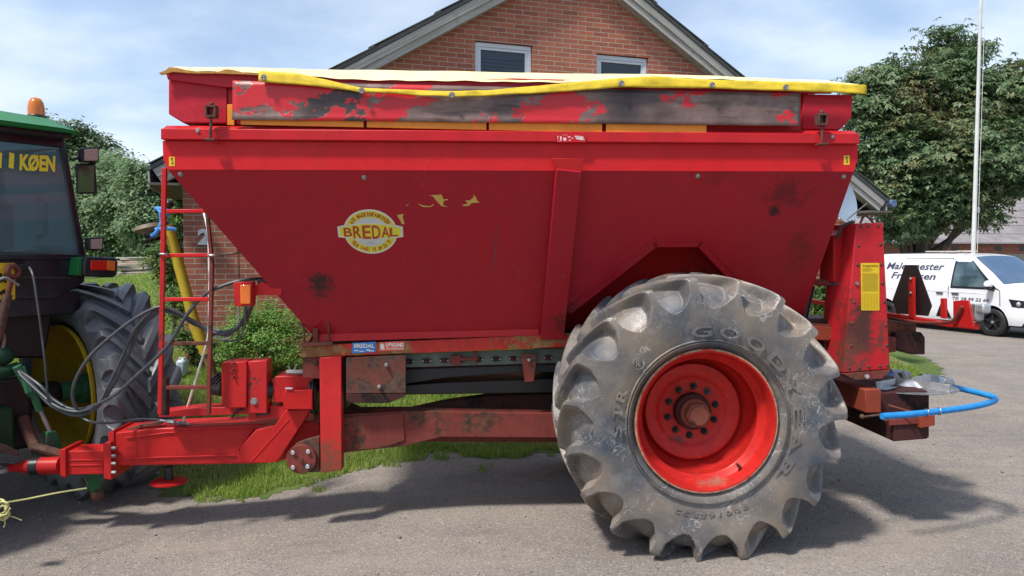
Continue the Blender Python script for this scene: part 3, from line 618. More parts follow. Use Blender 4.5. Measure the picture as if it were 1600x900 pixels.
for x,y in ((604,570),(593,604)): c_=at(x,y,-.44); mb.hexn(c_,c_-Vector((0,.02,0)),.017); mb.cyl(c_,c_-Vector((0,.04,0)),.008)
mb.build('bolt',M['bolt'],SP,.002)
mb=MB(); c_=at(576,570,-.441); mb.cyl(c_,c_-Vector((0,.002,0)),.008); mb.build('bolt_hole',M['ink'],SP)
mb=MB(); mb.prism(P([(534,560),(542,560),(542,640),(534,640)],-.3),(0,.5,0)); mb.prism(P([(500,560),(640,556),(640,612),(500,612)],-.1),(0,.3,0)); mb.build('inner_gearbox',M['oily'],SP,.01)
plate('hanger','redrust',[(814,553),(839,552),(838,568),(834,596),(820,597),(816,568)],-.39,.02,.003)
mb=MB(); c_=at(826,562,-.39); mb.hexn(c_,c_-Vector((0,.02,0)),.013); mb.build('bolt',M['steel'],SP)
mb=MB(); mb.tube([at(708,562,-.36),at(748,560,-.36)],.014,10); mb.tube([at(743,548,-.37),at(743,569,-.37)],.009,8); mb.prism(P([(704,556),(720,555),(720,571),(704,570)],-.37),(0,.03,0)); mb.build('tension_screw',M['redrust'],SP,.002)
# chassis
plate('chassis_beam','redrust',[(533,648),(600,644),(640,642),(862,646),(1200,652),(1200,692),(862,684),(690,683),(632,697),(533,708)],-.33,.14,.005)
plate('chassis_beam',M['darkrust'],[(533,628),(560,640),(640,640),(700,627),(760,619),(1000,611),(1200,611),(1200,660),(690,650),(533,655)],-.05,.12,.005)
plate('chassis_beam','redrust',[(560,648),(1200,652),(1200,692),(640,690),(560,700)],.2,.14,.005)
plate('weld_plate',M['redrust'],[(533,652),(630,646),(632,688),(600,699),(533,706)],-.342,.01,.002)
M['pillar']=paint('pillar_paint',(.56,.02,.02),.12,scale=2.5,dirt=.35,rough=.42,spots=[(at(515,735,-.44),.2,(1,1,.8),(.17,.06,.035))])
plate('front_pillar',M['pillar'],[(499,559),(533,557),(534,735),(501,739)],-.44,.10,.005)
plate('front_bracket',M['redrust'],[(472,558),(500,558),(500,592),(473,590)],-.40,.08,.003)
plate('front_bracket',M['rust'],[(470,537),(519,534),(519,539),(470,542)],-.46,.1,.002)
mb=MB()
for x,y0,y1,r_ in ((475,509,538,.008),(513,490,537,.008)): mb.tube([at(x,y0,-.42),at(x+1,y1,-.42)],r_,8)
mb.prism(P([(489,513),(496,513),(497,537),(489,537)],-.42),(0,.02,0)); mb.build('stud',M['rust'],SP)
mb=MB(); c_=at(494,567,-.40); mb.hexn(c_,c_-Vector((0,.02,0)),.017); mb.build('bolt',M['blackplas'],SP,.002)
# swing plate + pivot disc
sw=plate('pivot_plate',M['rust'],[(452,705),(462,694),(476,688),(499,682),(499,738),(470,738),(455,730)],-.40,.05,.004)
mb=MB(); c_=at(472,716,-.405); mb.cyl(c_,c_-Vector((0,.035,0)),.108,n=36); pv=mb.build('pivot_disc',M['redrust'],SP,.004)
mb=MB()
for dx,dy in ((-.055,.055),(.055,.06),(-.055,-.055),(.05,-.05)): q=c_+Vector((dx,-.035,dy)); mb.hexn(q,q-Vector((0,.018,0)),.017)
mb.build('pivot_bolt',M['zinc'],pv,.002)
mb=MB(); q=c_-Vector((0,.035,0)); mb.hexn(q,q-Vector((0,.012,0)),.016); mb.build('grease_nipple',M['rust'],pv)
# drawbar
DB='redbright'
plate('drawbar',DB,[(178,676),(250,669),(445,661),(492,657),(500,664),(500,700),(434,722),(392,725),(178,728)],-.16,.32,.010)
mb=MB()
for a,b in (((196,716),(368,711)),((196,684),(262,676)),((262,676),(396,670)),((396,670),(371,702)),((452,655),(392,722))): mb.tube([at(*a,-.168 if a[0]!=452 else -.30),at(*b,-.168 if a[0]!=452 else -.30)],.005,6)
mb.build('weld_bead',M['red'],SP)
plate('drawbar_strut',DB,[(446,641),(486,640),(436,718),(428,723),(393,724),(380,722),(372,710),(376,698),(400,672),(430,664)],-.30,.14,.006)
plate('flange_plate','redworn',[(161,693),(173,690),(174,750),(162,748)],-.20,.40,.004)
plate('flange_plate','redworn',[(169,676),(178,672),(178,733),(170,730)],-.17,.34,.003)
mb=MB()
for y in (700,712,724,738): c_=at(175,y,-.19); mb.hexn(c_,c_+Vector((.03,0,0)),.014)
mb.build('flange_bolt',M['bolt'],SP)
plate('drawbar_neck',DB,[(100,705),(162,704),(162,741),(100,742)],-.105,.21,.006)
mb=MB(); mb.tube([at(102,719,-.108),at(160,718.5,-.108)],.004,6); mb.tube([at(102,727,-.108),at(160,726.5,-.108)],.004,6); mb.build('weld_bead',M['red'],SP)
plate('collar',DB,[(93,703),(102,701),(103,746),(94,744)],-.13,.26,.004)
def ctr(px,py): return at(px,py,0)
mb=MB(); mb.tube([ctr(95,727),ctr(62,728)],.066,24); mb.build('drawbar_tube',DB and M[DB],SP,.003)
mb=MB(); mb.tube([ctr(64,728),ctr(50,729)],.070,24); mb.build('swivel_collar',M['blackplas'],SP,.003)
mb=MB(); mb.tube([ctr(51,729),ctr(30,730),ctr(10,732)],[.062,.036,.026],20); mb.build('hitch_shank',M['redworn'],SP,.002)
c_=ctr(-4,733); mb=MB(); mb.lathe([(-.02,.05),(-.026,.075),(-.015,.098),(.015,.098),(.026,.075),(.02,.05),(-.02,.05)],c_,(0,0,1),28); mb.build('hitch_eye',M['steel'],SP)
# jack foot
zg=float(gz(*(SF.M@at(264,750,0)).xy)); c_=at(264,729,0); mb=MB(); f0=at(264,752,0); mb.cyl(Vector((c_.x,0,c_.z)),Vector((c_.x,0,f0.z)),.034); mb.build('jack_leg',M['blackplas'],SP)
mb=MB(); mb.lathe([(.0,.0),(.0,.135),(.012,.14),(.02,.12),(.028,.05),(.03,0)],(c_.x,0,f0.z-.01),(0,0,1),40); mb.build('jack_foot',M['redworn'],SP)
# fittings on the drawbar top
mb=MB(); zt=at(280,668,-.1).z
b=at(268,662,-.1); mb.tube([at(250,657,-.1),at(297,663,-.1)],.011,10); mb.hexn(at(262,659,-.1),at(275,660,-.1),.020); mb.hexn(at(281,661,-.1),at(290,662,-.1),.018); mb.tube([at(285,661,-.1),at(286,652,-.1)],.009,8); mb.build('hose_coupling',M['steel'],SP,.001)
mb=MB(); mb.prism(P([(196,672),(215,665),(245,659),(255,660),(250,664),(220,669),(205,674)],-.12),(0,.05,0)); mb.build('jack_handle',M['rust'],SP,.004)
# shelf, belt boxes, pulley
plate('front_shelf',M['redworn'],[(248,644),(300,638),(436,634),(460,637),(460,648),(433,652),(388,656),(388,647),(248,652)],-.28,.16,.003)
def boxp(name,mat,px,v,t,b=.006): return plate(name,mat,px,v,t,b)
bA=boxp('valve_box',DB,[(346,567),(384,565),(386,573),(385,637),(352,638),(346,630)],-.36,.20)
bB=boxp('bearing_block','redworn',[(387,565),(417,563),(417,646),(387,646)],-.34,.16)
mb=MB(); c_=at(397,627,-.34); mb.hexn(c_,c_-Vector((0,.015,0)),.02); mb.cyl(c_,c_-Vector((0,.004,0)),.026); mb.build('bolt',M['steel'],SP)
for a_,b_,r1_,r2_ in ((417,430,.07,.045),(346,330,.05,.035),(384,388,.1,.1)):
    mb=MB(); mb.cyl(at(a_,609,-.26),at(b_,609,-.26),r1_,r2_); mb.build('shaft_coupling',M['oily'],SP,.003)
mb=MB(); 
for k in range(6): 
    q=at(363+ (k%2)*1.5,562+k*5.5,-.375); mb.lathe([(-.003,.010),(.003,.010),(.003,.006),(-.003,.006),(-.003,.010)],q,(1,0,0) if k%2 else (0,1,0),10)
mb.build('latch_chain',M['oily'],SP)
mb=MB(); mb.tube([at(362,652,-.3),at(372,640,-.3),at(380,640,-.3)],.008,8); mb.build('control_lever',M['oily'],SP); mb=MB(); mb.tube([at(402,648,-.3),at(412,640,-.3),at(420,642,-.3)],.012,8); mb.prism(P([(406,640),(420,638),(420,648),(408,650)],-.31),(0,.06,0)); mb.build('control_lever',M['oily'],SP)
bC=boxp('drive_housing','redbright',[(426,593),(430,588),(490,587),(490,629),(426,629)],-.30,.26)
bD=boxp('drive_housing','redbright',[(442,615),(446,610),(488,609),(488,640),(442,640)],-.37,.10)
mb=MB(); mb.cyl(at(488,615,-.2),at(491,615,-.2),.155); mb.cyl(at(492,615,-.2),at(496,615,-.2),.16); mb.cyl(at(497,615,-.2),at(499,615,-.2),.15); mb.build('drive_pulley',M['black'],SP,.003)
mb=MB(); mb.tube([at(446,607,-.375),at(457,607,-.375)],.008,8); mb.build('latch',M['zinc'],bD)
mb=MB(); mb.tube([at(448,582,-.25),at(486,582,-.25)],.022,10); mb.tube([at(455,581,-.25),at(450,571,-.25)],.008,8); mb.tube([at(459,581,-.25),at(464,569,-.25)],.008,8); mb.build('grease_lines',M['bolt'],SP)
plate('cross_member','redrust',[(490,645),(500,645),(500,662),(490,662)],-.2,.3); 
# marker lamp
plate('lamp_bracket','red',[(394,448),(410,440),(424,446),(440,450),(440,461),(400,461),(394,466)],-.55,.05,.003)
mb=MB(); mb.prism(P([(402,437),(416,436),(416,447),(402,448)],-.53),(0,.04,0)); mb.build('lamp_clip',M['blackplas'],SP,.003)
lb=plate('marker_lamp','redbright',[(365,441),(394,440),(394,478),(366,479)],-.62,.09,.004)
mb=MB(); q=P([(376,445),(392,445),(392,475),(376,475)],-.622); mb.prism(q,(0,-.012,0)); 
s=NT('amber_lens'); s.set(col=(.75,.16,.01),rough=.22,coat=.5); s.bump(s.vor(160),.5,.004); M['amber']=s.m
mb.build('lamp_lens',M['amber'],lb,.005)
mb=MB(); mb.tube([at(468,484,-.3),at(474,512,-.3),at(480,520,-.3)],.008,8); mb.tube([at(463,478,-.3),at(472,500,-.3)],.006,8); mb.tube([at(372,385,-.3),at(373,440,-.4)],.008,8); mb.tube([at(340,399,-.45),at(362,397,-.45),at(382,393,-.45)],.006,8); mb.build('stay_rod',M['rust'],SP)
# ladder
lad_v=-.45
mb=MB(); 
def flat(mb,a,b,wd,v,t=.018):
    A_,B_=at(*a,v),at(*b,v); d=(B_-A_).normalized(); u=Vector((0,1,0)).cross(d).normalized()*wd/2; mb.prism([A_-u,A_+u,B_+u,B_-u],(0,t,0))
flat(mb,(256,262),(249,648),.033,lad_v,.03); lad=mb.build('ladder_rail',M['redworn'],SP,.005)
mb=MB(); flat(mb,(322,326),(330,405),.025,lad_v,.025); flat(mb,(330,405),(325,648),.027,lad_v,.03); mb.build('ladder_rail',M['redrust'],SP,.005)
for y,x1 in ((330,322),(399,336),(468,330),(537,327),(606,326)):
    mb=MB(); flat(mb,(254,y),(x1,y-.5),.027,lad_v+.004,.03); mb.build('ladder_rung',M['red'] if y<500 else M['redrust'],SP,.004)
mb=MB(); mb.tube([at(258,590,-.42),at(258,648,-.42)],.03,12); mb.build('ladder_foot',M['darkrust'],SP)
mb=MB(); q=at(256,397,lad_v-.01); mb.tube([q+Vector((.03*math.cos(t),-.0+.02*math.sin(t),0)) for t in np.linspace(0,6.28,12)],.008,6); q=at(332,399,lad_v-.01); mb.tube([q+Vector((.03*math.cos(t),.02*math.sin(t),.0)) for t in np.linspace(0,6.28,12)],.01,6); mb.build('ladder_tie',M['bolt'],SP)
# ---- rear: tower
M['tower']=paint('tower_paint',(.50,.014,.022),.22,scale=3.6,dirt=.5,rough=.4,rcol=(.13,.05,.03),r2=(.05,.028,.022),spots=[(at(1345,520,-.78),.20,(1.7,.5,.62),(.05,.03,.024)),(at(1378,525,-.78),.11,(1.8,.5,.8),(.07,.04,.03)),(at(1330,565,-.78),.14,(1,.5,1),(.14,.05,.035)),(at(1352,480,-.78),.10,(2.6,.5,.7),(.07,.03,.025))])
tw=plate('rear_tower',M['tower'],[(1338,349),(1380,348),(1391,577),(1316,583)],-.78,.36,.008)
tl=plate('tower_lip',M['redrust'],[(1316,584),(1391,578),(1391,582),(1377,592),(1334,594),(1320,586)],-.785,.10,.003)
mb=MB(); c_=at(1354,588,-.787); mb.hexn(c_,c_-Vector((0,.012,0)),.016); mb.build('bolt',M['zinc'],tl)
plate('tower_flap',M['redworn'],[(1310,366),(1325,350),(1325,440),(1316,444),(1302,440),(1302,368)],-.60,.22,.01)
for i,(x,y) in enumerate([(1345,354),(1357,353),(1372,353),(1342,384),(1376,382),(1340,414),(1377,413),(1338,443),(1379,443),(1335,472),(1382,472),(1332,505),(1384,508),(1330,540),(1386,540),(1327,575),(1343,575),(1358,573),(1375,572),(1387,571)]):
    mb=MB(); c_=at(x,y,-.78); mb.sphere(c_,.010,10,6,(1,.7,1)); mb.cyl(c_,c_-Vector((0,.002,0)),.012); mb.build('rivet',M['rust'],tw)
st=plate('instruction_label','stickyellow',[(1345,411),(1374,411),(1374,485),(1346,485)],-.783,.0015,0,tw)
mb=MB(); dtext(mb,'Brugsanvisning',1348,413.5,1372,416.5,-.7855,.03)
for k in range(3): mb.prism(P([(1347.5,418.5+k*2.2),(1361+4*(k%2),418.5+k*2.2),(1361+4*(k%2),419+k*2.2),(1347.5,419+k*2.2)],-.7855),(0,.0006,0))
for k in range(17): mb.prism(P([(1347.5,427+k*1.7),(1372,427+k*1.7),(1372,427.4+k*1.7),(1347.5,427.4+k*1.7)],-.7855),(0,.0006,0))
for k in range(11): mb.prism(P([(1348+k*2.3,458),(1348.4+k*2.3,458),(1348.4+k*2.3,483),(1348+k*2.3,483)],-.7855),(0,.0006,0))
mb.build('label_print',plain('olive_ink',(.30,.20,.01),.5),st)
mb=MB(); mb.tube(smoothpath([at(1344,349,-.7),at(1350,338,-.7),at(1356,339,-.7),at(1364,348,-.7)],4),.008,8); mb.build('tower_handle',M['rust'],tw)
mb=MB(); mb.tube(smoothpath([at(1308,372,-.62),at(1316,354,-.66),at(1334,346,-.7)],5),.012,8); mb.build('tower_hose',M['hose'],tw)
# rods and frames between hopper and tower
mb=MB(); mb.tube([at(1262,440,-.5),at(1308,443,-.5)],.025,10); mb.build('linkage_bar',M['redrust'],SP); mb=MB(); mb.tube([at(1300,443,-.52),at(1340,443,-.79)],.013,10); mb.build('linkage_pin',M['bolt'],SP)
mb=MB(); mb.tube([at(1268,446,-.4),at(1256,497,-.4)],.028,10); mb.build('support_leg',M['oily'],SP)
plate('rear_crossplate',M['oily'],[(1240,497),(1322,498),(1322,506),(1240,506)],-.5,.3,.003)
plate('rear_frame',M['redrust'],[(1240,505),(1322,508),(1322,535),(1300,538),(1280,530),(1240,525)],-.55,.12,.004)
plate('rear_frame',M['orust'],[(1255,508),(1308,512),(1308,518),(1296,532),(1265,530)],-.57,.02,.003)
plate('rear_bracket',M['redrust'],[(1288,531),(1318,530),(1318,553),(1288,553)],-.52,.2,.004)
mb=MB(); c_=at(1306,543,-.54); mb.hexn(c_,c_-Vector((0,.02,0)),.02); mb.build('bolt',M['rust'],SP)
mb=MB(); mb.tube(smoothpath([at(1283,558,-.5),at(1288,572,-.5),at(1300,578,-.5),at(1312,576,-.5)],5),.03,10); mb.build('grease_coil',M['oily'],SP)
plate('rear_frame',M['redworn'],[(1246,519),(1262,503),(1262,480),(1250,478),(1240,519)],-.40,.1,.004)
plate('rear_block',M['redrust'],[(1385,503),(1432,506),(1432,522),(1426,524),(1385,525)],-.25,.5,.006)
plate('rear_block',M['redrust'],[(1385,527),(1400,527),(1400,550),(1385,552)],-.35,.3,.006)
mb=MB(); mb.prism([at(1398,519,-.3),at(1440,519,-.3),at(1446,527,-.3),at(1446,554,-.3),at(1425,554,-.3),at(1398,545,-.3)],(0,.5,0)); mb.build('rear_flap',M['blackplas'] if 0 else M['darkrust'],SP,.01)
# lower boxes
plate('side_channel',M['orust'],[(1352,609),(1377,609),(1377,645),(1352,645)],-.84,1.45,.005)
mb=MB(); f=lambda x,y: at(x,y,-.84)
plate('spinner_housing',M['darkrust'],[(1354,616),(1448,610),(1452,616),(1452,645),(1354,648)],-.78,1.2,.006)
plate('spinner_housing',M['darkrust'],[(1396,650),(1452,645),(1452,683),(1448,686),(1396,690)],-.86,1.3,.006)
plate('housing_lip',M['redrust'],[(1390,656),(1440,653),(1440,662),(1390,665)],-.875,.02,.003)
plate('hose_bracket',M['orust'],[(1437,650),(1461,649),(1461,665),(1438,669)],-.90,.04,.003)
mb=MB(); mb.tube([at(1345,652,-.9),at(1375,648,-.9)],.008,8); mb.tube([at(1388,633,-.85),at(1425,644,-.93)],.007,8); mb.sphere(at(1347,651,-.91),.018); mb.sphere(at(1384,656,-.9),.015); mb.build('linkage_rod',M['rust'],SP)
# far channel (mirror side) for the other spinner
DC=at(1412,603,-.50); zc=DC.z
mb=MB(); mb.lathe([(-.012,0),(-.012,.06),(0,.36),(.004,.36),(.004,.06),(.02,.05),(.02,0)],(DC.x,DC.y,zc),(0,0,1),56); disc=mb.build('spinner_disc',M['steel'],SP)
mb=MB(); mb.lathe([(0,.10),(.03,.06),(.045,.02),(.045,0)],(DC.x+.02,DC.y-.05,zc+.01),(0,0,1),24); mb.build('disc_cone',M['zinc'],disc)
for k in range(4):
    a=R(35+90*k); d=Vector((math.cos(a),math.sin(a),0)); u=Vector((-d.y,d.x,0)); o_=Vector((DC.x,DC.y,zc+.006)); mb=MB()
    mb.prism([o_+d*.08-u*.03,o_+d*.34-u*.05,o_+d*.34+u*.03+Vector((0,0,.004)),o_+d*.08+u*.02+Vector((0,0,.004))],(0,0,.004)); mb.prism([o_+d*.08-u*.03,o_+d*.34-u*.05,o_+d*.34-u*.05+Vector((0,0,.055)),o_+d*.08-u*.03+Vector((0,0,.055))],u*.005); mb.build('disc_vane',M['zinc'],disc,.001)
mb=MB(); mb.lathe([(-.012,0),(-.012,.06),(0,.36),(.004,.36),(.004,.06),(.02,.05),(.02,0)],(DC.x,-DC.y+.25,zc),(0,0,1),48); mb.build('spinner_disc',M['steel'],SP)
mb=MB(); mb.tube([at(1438,592,-.15),at(1488,600,-.15)],.045,18); mb.build('hose_clamp_tube',M['zinc'],SP,.003)
mb=MB(); 
for a,b in ((1447,1462),(1471,1485)): mb.tube([at(a,593.5+(a-1447)*.16,-.15),at(b,593.5+(b-1447)*.16,-.15)],.052,18); mb.prism(P([(a,600+(a-1447)*.1),(b,601+(b-1447)*.1),(b,609),(a,608)],-.2),(0,.012,0))
mb.build('hose_clamp',M['steel'],SP,.002)
mb=MB(); mb.tube([at(1390,584,.2),at(1419,588,.2)],.045,16); mb.tube([at(1396,583,.15),at(1402,597,.15)],.03,8); mb.tube([at(1409,580,.15),at(1416,594,.15)],.03,8); mb.build('hose_clamp',M['steel'],SP,.002)
# blue hose loop
bp=[(1378,650.5,.93),(1420,647.5,.93),(1460,643.5,.93),(1510,637,.935),(1540,631,.94),(1554,625.5,.945),(1552,620.5,.95),(1535,615.5,.96),(1510,609.5,.97),(1488,605,.985)]
pts=[]
for x,y,z in bp: d=SF.I.to_3x3()@ray(x,y); o_=SF.I@CO; t=(z-o_.z)/d.z; pts.append(o_+d*t)
mb=MB(); mb.tube(smoothpath(pts,7),.0215,16); bh=mb.build('blue_hose',paint('scuffed_blue_hose',(.02,.25,.62),.12,rcol=(.10,.16,.22),r2=(.05,.09,.14),dirt=.7,scale=7,rough=.45),SP)
mb=MB(); 
for k in (12,15): q=smoothpath(pts,7)[k]; mb.tube([q+Vector((0,.025*math.cos(t),.025*math.sin(t))) for t in np.linspace(0,6.283,14)],.003,6)
mb.build('hose_clip',M['steel'],bh)
mb=MB(); mb.tube([at(1380,589,.0),at(1392,584,.0)],.03,12); mb.build('blue_hose',M['blue'],SP)
# rear light bar, running across the machine
ub=(SF.I@W(1520,510,4.95)).x
def bu(px,py,u=ub): return SF.at(px,py,u,0)
def platex(name,mat,px,u,t,bev=.004,parent=SP): 
    mb=MB(); mb.prism([bu(x,y,u) for x,y in px],(t,0,0)); return mb.build(name,M[mat] if isinstance(mat,str) else mat,parent,bev)
platex('light_bar','redbright',[(1262,467),(1380,488),(1480,503),(1520,505),(1520,515),(1480,511),(1380,495),(1262,473)],ub,.05)
platex('lamp_board','redbright',[(1489,470),(1513,469),(1520,505),(1520,514),(1489,511)],ub-.01,.012)
mb=MB(); mb.tube(smoothpath([bu(1388,497,ub-.03),bu(1440,504,ub-.03),bu(1485,503,ub-.03),bu(1497,490,ub-.03),bu(1503,479,ub-.03)],6),.012,8); mb.build('lamp_cable',M['redrust'],SP)
lam=platex('tail_lamp',M['steel'],[(1514,477),(1524,475),(1524,500),(1514,503)],ub+.0,.06)
mb=MB(); q=bu(1536,482,ub+.04); mb.box(q.x-.03,q.x+.03,q.y-.04,q.y+.04,q.z-.03,q.z+.03); mb.build('lamp_lens',M['zinc'],lam,.012)
mb=MB(); q=bu(1524,488,ub+.04); mb.sphere(q,.035); mb.build('lamp_bulb_holder',M['steel'],lam)
tri=platex('warning_triangle',M['blackplas'],[(1414,414),(1433,414),(1456,478),(1450,494),(1401,490),(1394,470)],ub+.03,.004,.001)
platex('triangle_post','redbright',[(1420,433),(1427,433),(1428,498),(1419,496)],ub-.005,.02)
mb=MB(); 
for y in (436,458): mb.sphere(bu(1423,y,ub-.01),.012)
mb.build('bolt',M['bolt'],SP)
platex('warning_triangle',M['blackplas'],[(1471,470),(1474,470),(1486,497),(1462,494)],ub+.03,.004,.001)
platex('triangle_post','redbright',[(1469,466),(1476,466),(1477,498),(1469,497)],ub-.005,.02)
# ---- wheels
WR=.948; wc=at(1107,657,-1.22); wc.z=.908
def make_wheel(c,name='wheel'):
    # rim barrel and disc, lathed about +y
    prof=[(.062,.462),(.040,.468),(.028,.462),(.030,.452),(.050,.444),(.085,.436),(.11,.433),(.13,.425),(.145,.405),(.17,.398),(.175,.391),(.215,.390),(.222,.396),(.30,.385),(.355,.372),(.385,.356),(.40,.347)]
    mb=MB(); mb.lathe(prof+[(.405,.342),(.405,.336),(.345,.334),(.333,.328),(.330,.315),(.338,.295),(.345,.27),(.35,.25),(.366,.235),(.372,.22),(.374,.12),(.374,.0)],c,(0,1,0),96); mb.lathe([(.378,.342),(.45,.40),(.6,.44),(.62,.462)],c,(0,1,0),96)
    RIMM=paint('rim_red_paint',(.52,.018,.014),.10,dirt=.7,rough=.34,scale=5,spots=[(c+Vector((-.10,.36,-.20)),.07,(1,1,2.0),(.10,.05,.035)),(c+Vector((0,.3,0)),.13,(1,1,1),(.05,.02,.018)),(c+Vector((.1,.1,-.42)),.06,(.5,1,1.6),(.3,.12,.08))],rcol=(.45,.28,.17),r2=(.36,.22,.14),coat=.4) if 'rimp' not in M else M['rimp']; M['rimp']=RIMM
    o=mb.build(name,RIMM,SP,0,50)
    tv,tf=tyre_geo((c.x,c.y,c.z),.76,WR,19,.462,ground=0.0,vw=.88); ty=quadmesh(tv,tf,'tyre',M['tyre'],o,50)
    mb=MB()
    mb.lathe([(.036,.474),(.029,.470),(.029,.462),(.036,.458)],c,(0,1,0),96)
    M['rimedge']=paint('rim_edge_worn',(.52,.03,.02),.80,scale=7,rcol=(.46,.33,.22),r2=(.3,.18,.1),rough=.6,dirt=.5,coat=0)
    mb.build('rim_flange',M['rimedge'],o,0,50)
    mb=MB(); mb.lathe([(.374,.128),(.32,.125),(.31,.115),(.31,.0)],c,(0,1,0),48); mb.build('hub',M['darkrust'],o,.003)
    mb=MB(); mb.hexn(c+Vector((0,.31,0)),c+Vector((0,.20,0)),.088); mb.cyl(c+Vector((0,.20,0)),c+Vector((0,.185,0)),.066); mb.cyl(c+Vector((0,.31,0)),c+Vector((0,.27,0)),.10); mb.build('hub_cap',paint('hub_cap_rust',(.24,.07,.045),.5,scale=14,dirt=.9,rcol=(.16,.08,.06),rough=.8,coat=0),o,.008)
    for k in range(10):
        a=R(36*k+14); q=c+Vector((.172*math.cos(a),.374,.172*math.sin(a))); mb=MB(); mb.hexn(q,q-Vector((0,.028,0)),.019); mb.cyl(q-Vector((0,.028,0)),q-Vector((0,.05,0)),.011,n=12); mb.cyl(q,q-Vector((0,.006,0)),.025,n=16); mb.build('wheel_nut',M['oily'] if k not in(1,) else M['hose'],o,.002)
    mb=MB(); a=R(-52); q=c+Vector((.425*math.cos(a),.13,.425*math.sin(a))); mb.cyl(q,q-Vector((.02,.02,-.02)),.012); mb.cyl(q-Vector((.02,.02,-.02)),q-Vector((.04,.035,-.04)),.008); mb.build('valve',M['rust'],o)
    return o
w1=make_wheel(wc)
mb=MB(); ring_text(mb,'GOODYEAR',wc,.592,104,-40,.072,-.0005,.0022,.025); ring_text(mb,'STR',wc,.595,190,156,.062,-.0005,.002,.025); ring_text(mb,'800/65R32',wc,.60,297,248,.038,-.0005,.0018,.01)
a=R(140); q=wc+Vector((.60*math.cos(a),-.002,.60*math.sin(a))); mb.lathe([(0,.040),(-.004,.039),(-.004,.034),(0,.033)],q,(0,1,0),28); put(mb,text_fit('R',.03,.04,ext=.003,bold=.01),q,Vector((1,0,0)),Vector((0,0,1)),Vector((0,-1,0)))
mb.build('lettering',M['tyre'],w1,0,0)
for rr in (.52,.535):
    mb=MB(); mb.lathe([(.001,rr-.003),(-.0022 if rr>.6 else .012,rr),(.001 if rr>.6 else .018,rr+.003)],wc,(0,1,0),140); mb.build('sidewall_bead',M['tyre'],w1,0,60)
# far wheel is the same wheel turned round
def copy_tree(o,parent,f):
    c=o.copy(); COL.objects.link(c); c.parent=parent; f(c)
    for ch in list(o.children):
        if ch.name.startswith('lettering'): continue
        d=ch.copy(); COL.objects.link(d); d.parent=c
    return c
def turn(c): c.matrix_local=Matrix.Translation((2*wc.x,0,0))@Matrix.Rotation(math.pi,4,'Z')
copy_tree(w1,SP,turn)
mb=MB(); mb.tube([Vector((wc.x,-.72,wc.z)),Vector((wc.x,.72,wc.z))],.09,20); mb.box(wc.x-.2,wc.x+.2,-.35,.35,wc.z-.12,wc.z+.12); mb.build('axle',M['darkrust'],SP,.01)
# ---------------------------------------------------------------- tractor
TF=Frame((-4.37,6.02,-.165),math.atan2(-.59,.81)); ta=TF.at
TR=thing('tractor',TF,'green tractor with black cab and yellow rims, cut off by the left edge','tractor')
def tp_(name,mat,px,x,t,bev=.005,parent=TR):   # plate in a plane facing the rear (x = const), thickness towards the front
    mb=MB(); mb.prism([ta(a,b,x,0) for a,b in px],(-t,0,0)); return mb.build(name,M[mat] if isinstance(mat,str) else mat,parent,bev)
xr=.36
wb=ta(131,399,xr,0); wt=ta(100,226,xr-.06,0); HWb,HWt=wb.y,wt.y; zb,zt_=wb.z,wt.z
# glass
def glassmat():
    s=NT('tinted_cab_glass'); s.set(col=(.02,.03,.03),rough=.03,spec=.6); t=s.n('ShaderNodeBsdfTransparent'); t.inputs[0].default_value=(.74,.86,.87,1)
    gl=s.n('ShaderNodeBsdfGlossy'); gl.inputs['Roughness'].default_value=.03; gl.inputs[0].default_value=(.9,.95,1,1); fr=s.n('ShaderNodeFresnel'); fr.inputs[0].default_value=1.35
    mx=s.n('ShaderNodeMixShader'); s.l(s.math('ADD',fr.outputs[0],.04),mx.inputs[0]); s.l(t.outputs[0],mx.inputs[1]); s.l(gl.outputs[0],mx.inputs[2])
    dr=s.n('ShaderNodeBsdfDiffuse'); dr.inputs[0].default_value=(.20,.36,.40,1); m2=s.n('ShaderNodeMixShader'); s.l(s.ramp(s.noise(3,6,.7),.4,.8,.24,.42),m2.inputs[0]); s.l(mx.outputs[0],m2.inputs[1]); s.l(dr.outputs[0],m2.inputs[2]); s.l(m2.outputs[0],s.out.inputs[0]); return s.m
M['cabglass']=glassmat()
DK=plain('black_cab_paint',(.010,.013,.020),.35,0,.3,6,coat=.2); M['cabblack']=DK
def qd(mb,p,off): mb.prism(p,off)
xf=-1.15
Bz,Tz=zb,zt_
c8={}
for sy in (-1,1):
    for (k,x,z,hw) in (('rb',xr,Bz,HWb),('rt',xr-.06,Tz,HWt),('fb',xf,Bz-.3,HWb+.02),('ft',xf+.05,Tz,HWt)): c8[k,sy]=Vector((x,sy*hw,z))
mb=MB(); mb.prism([c8['rb',-1],c8['rb',1],c8['rt',1],c8['rt',-1]],(-.008,0,0)); rw=mb.build('rear_window',M['cabglass'],TR)
for sy in (-1,1):
    mb=MB(); mb.prism([c8['rb',sy],c8['fb',sy],c8['ft',sy],c8['rt',sy]],(0,-.006*sy,0)); mb.build('side_window',M['cabglass'],TR)
mb=MB(); mb.prism([c8['fb',-1],c8['fb',1],c8['ft',1],c8['ft',-1]],(.006,0,0)); mb.build('windscreen',M['cabglass'],TR)
for k1,k2 in (('rb','rt'),('fb','ft')):
    for sy in (-1,1):
        a,b=c8[k1,sy],c8[k2,sy]; w_=.045; mb=MB(); mb.prism([a+Vector((.012,-sy*w_,0)),a+Vector((.012,sy*.012,0)),b+Vector((.012,sy*.012,0)),b+Vector((.012,-sy*w_,0))],(-.09,0,0)); mb.build('cab_pillar',DK,TR,.01)
mb=MB()
for x in (xr-.06,): mb.box(x-.05,x+.015,-HWt,HWt,Tz-.03,Tz+.09)
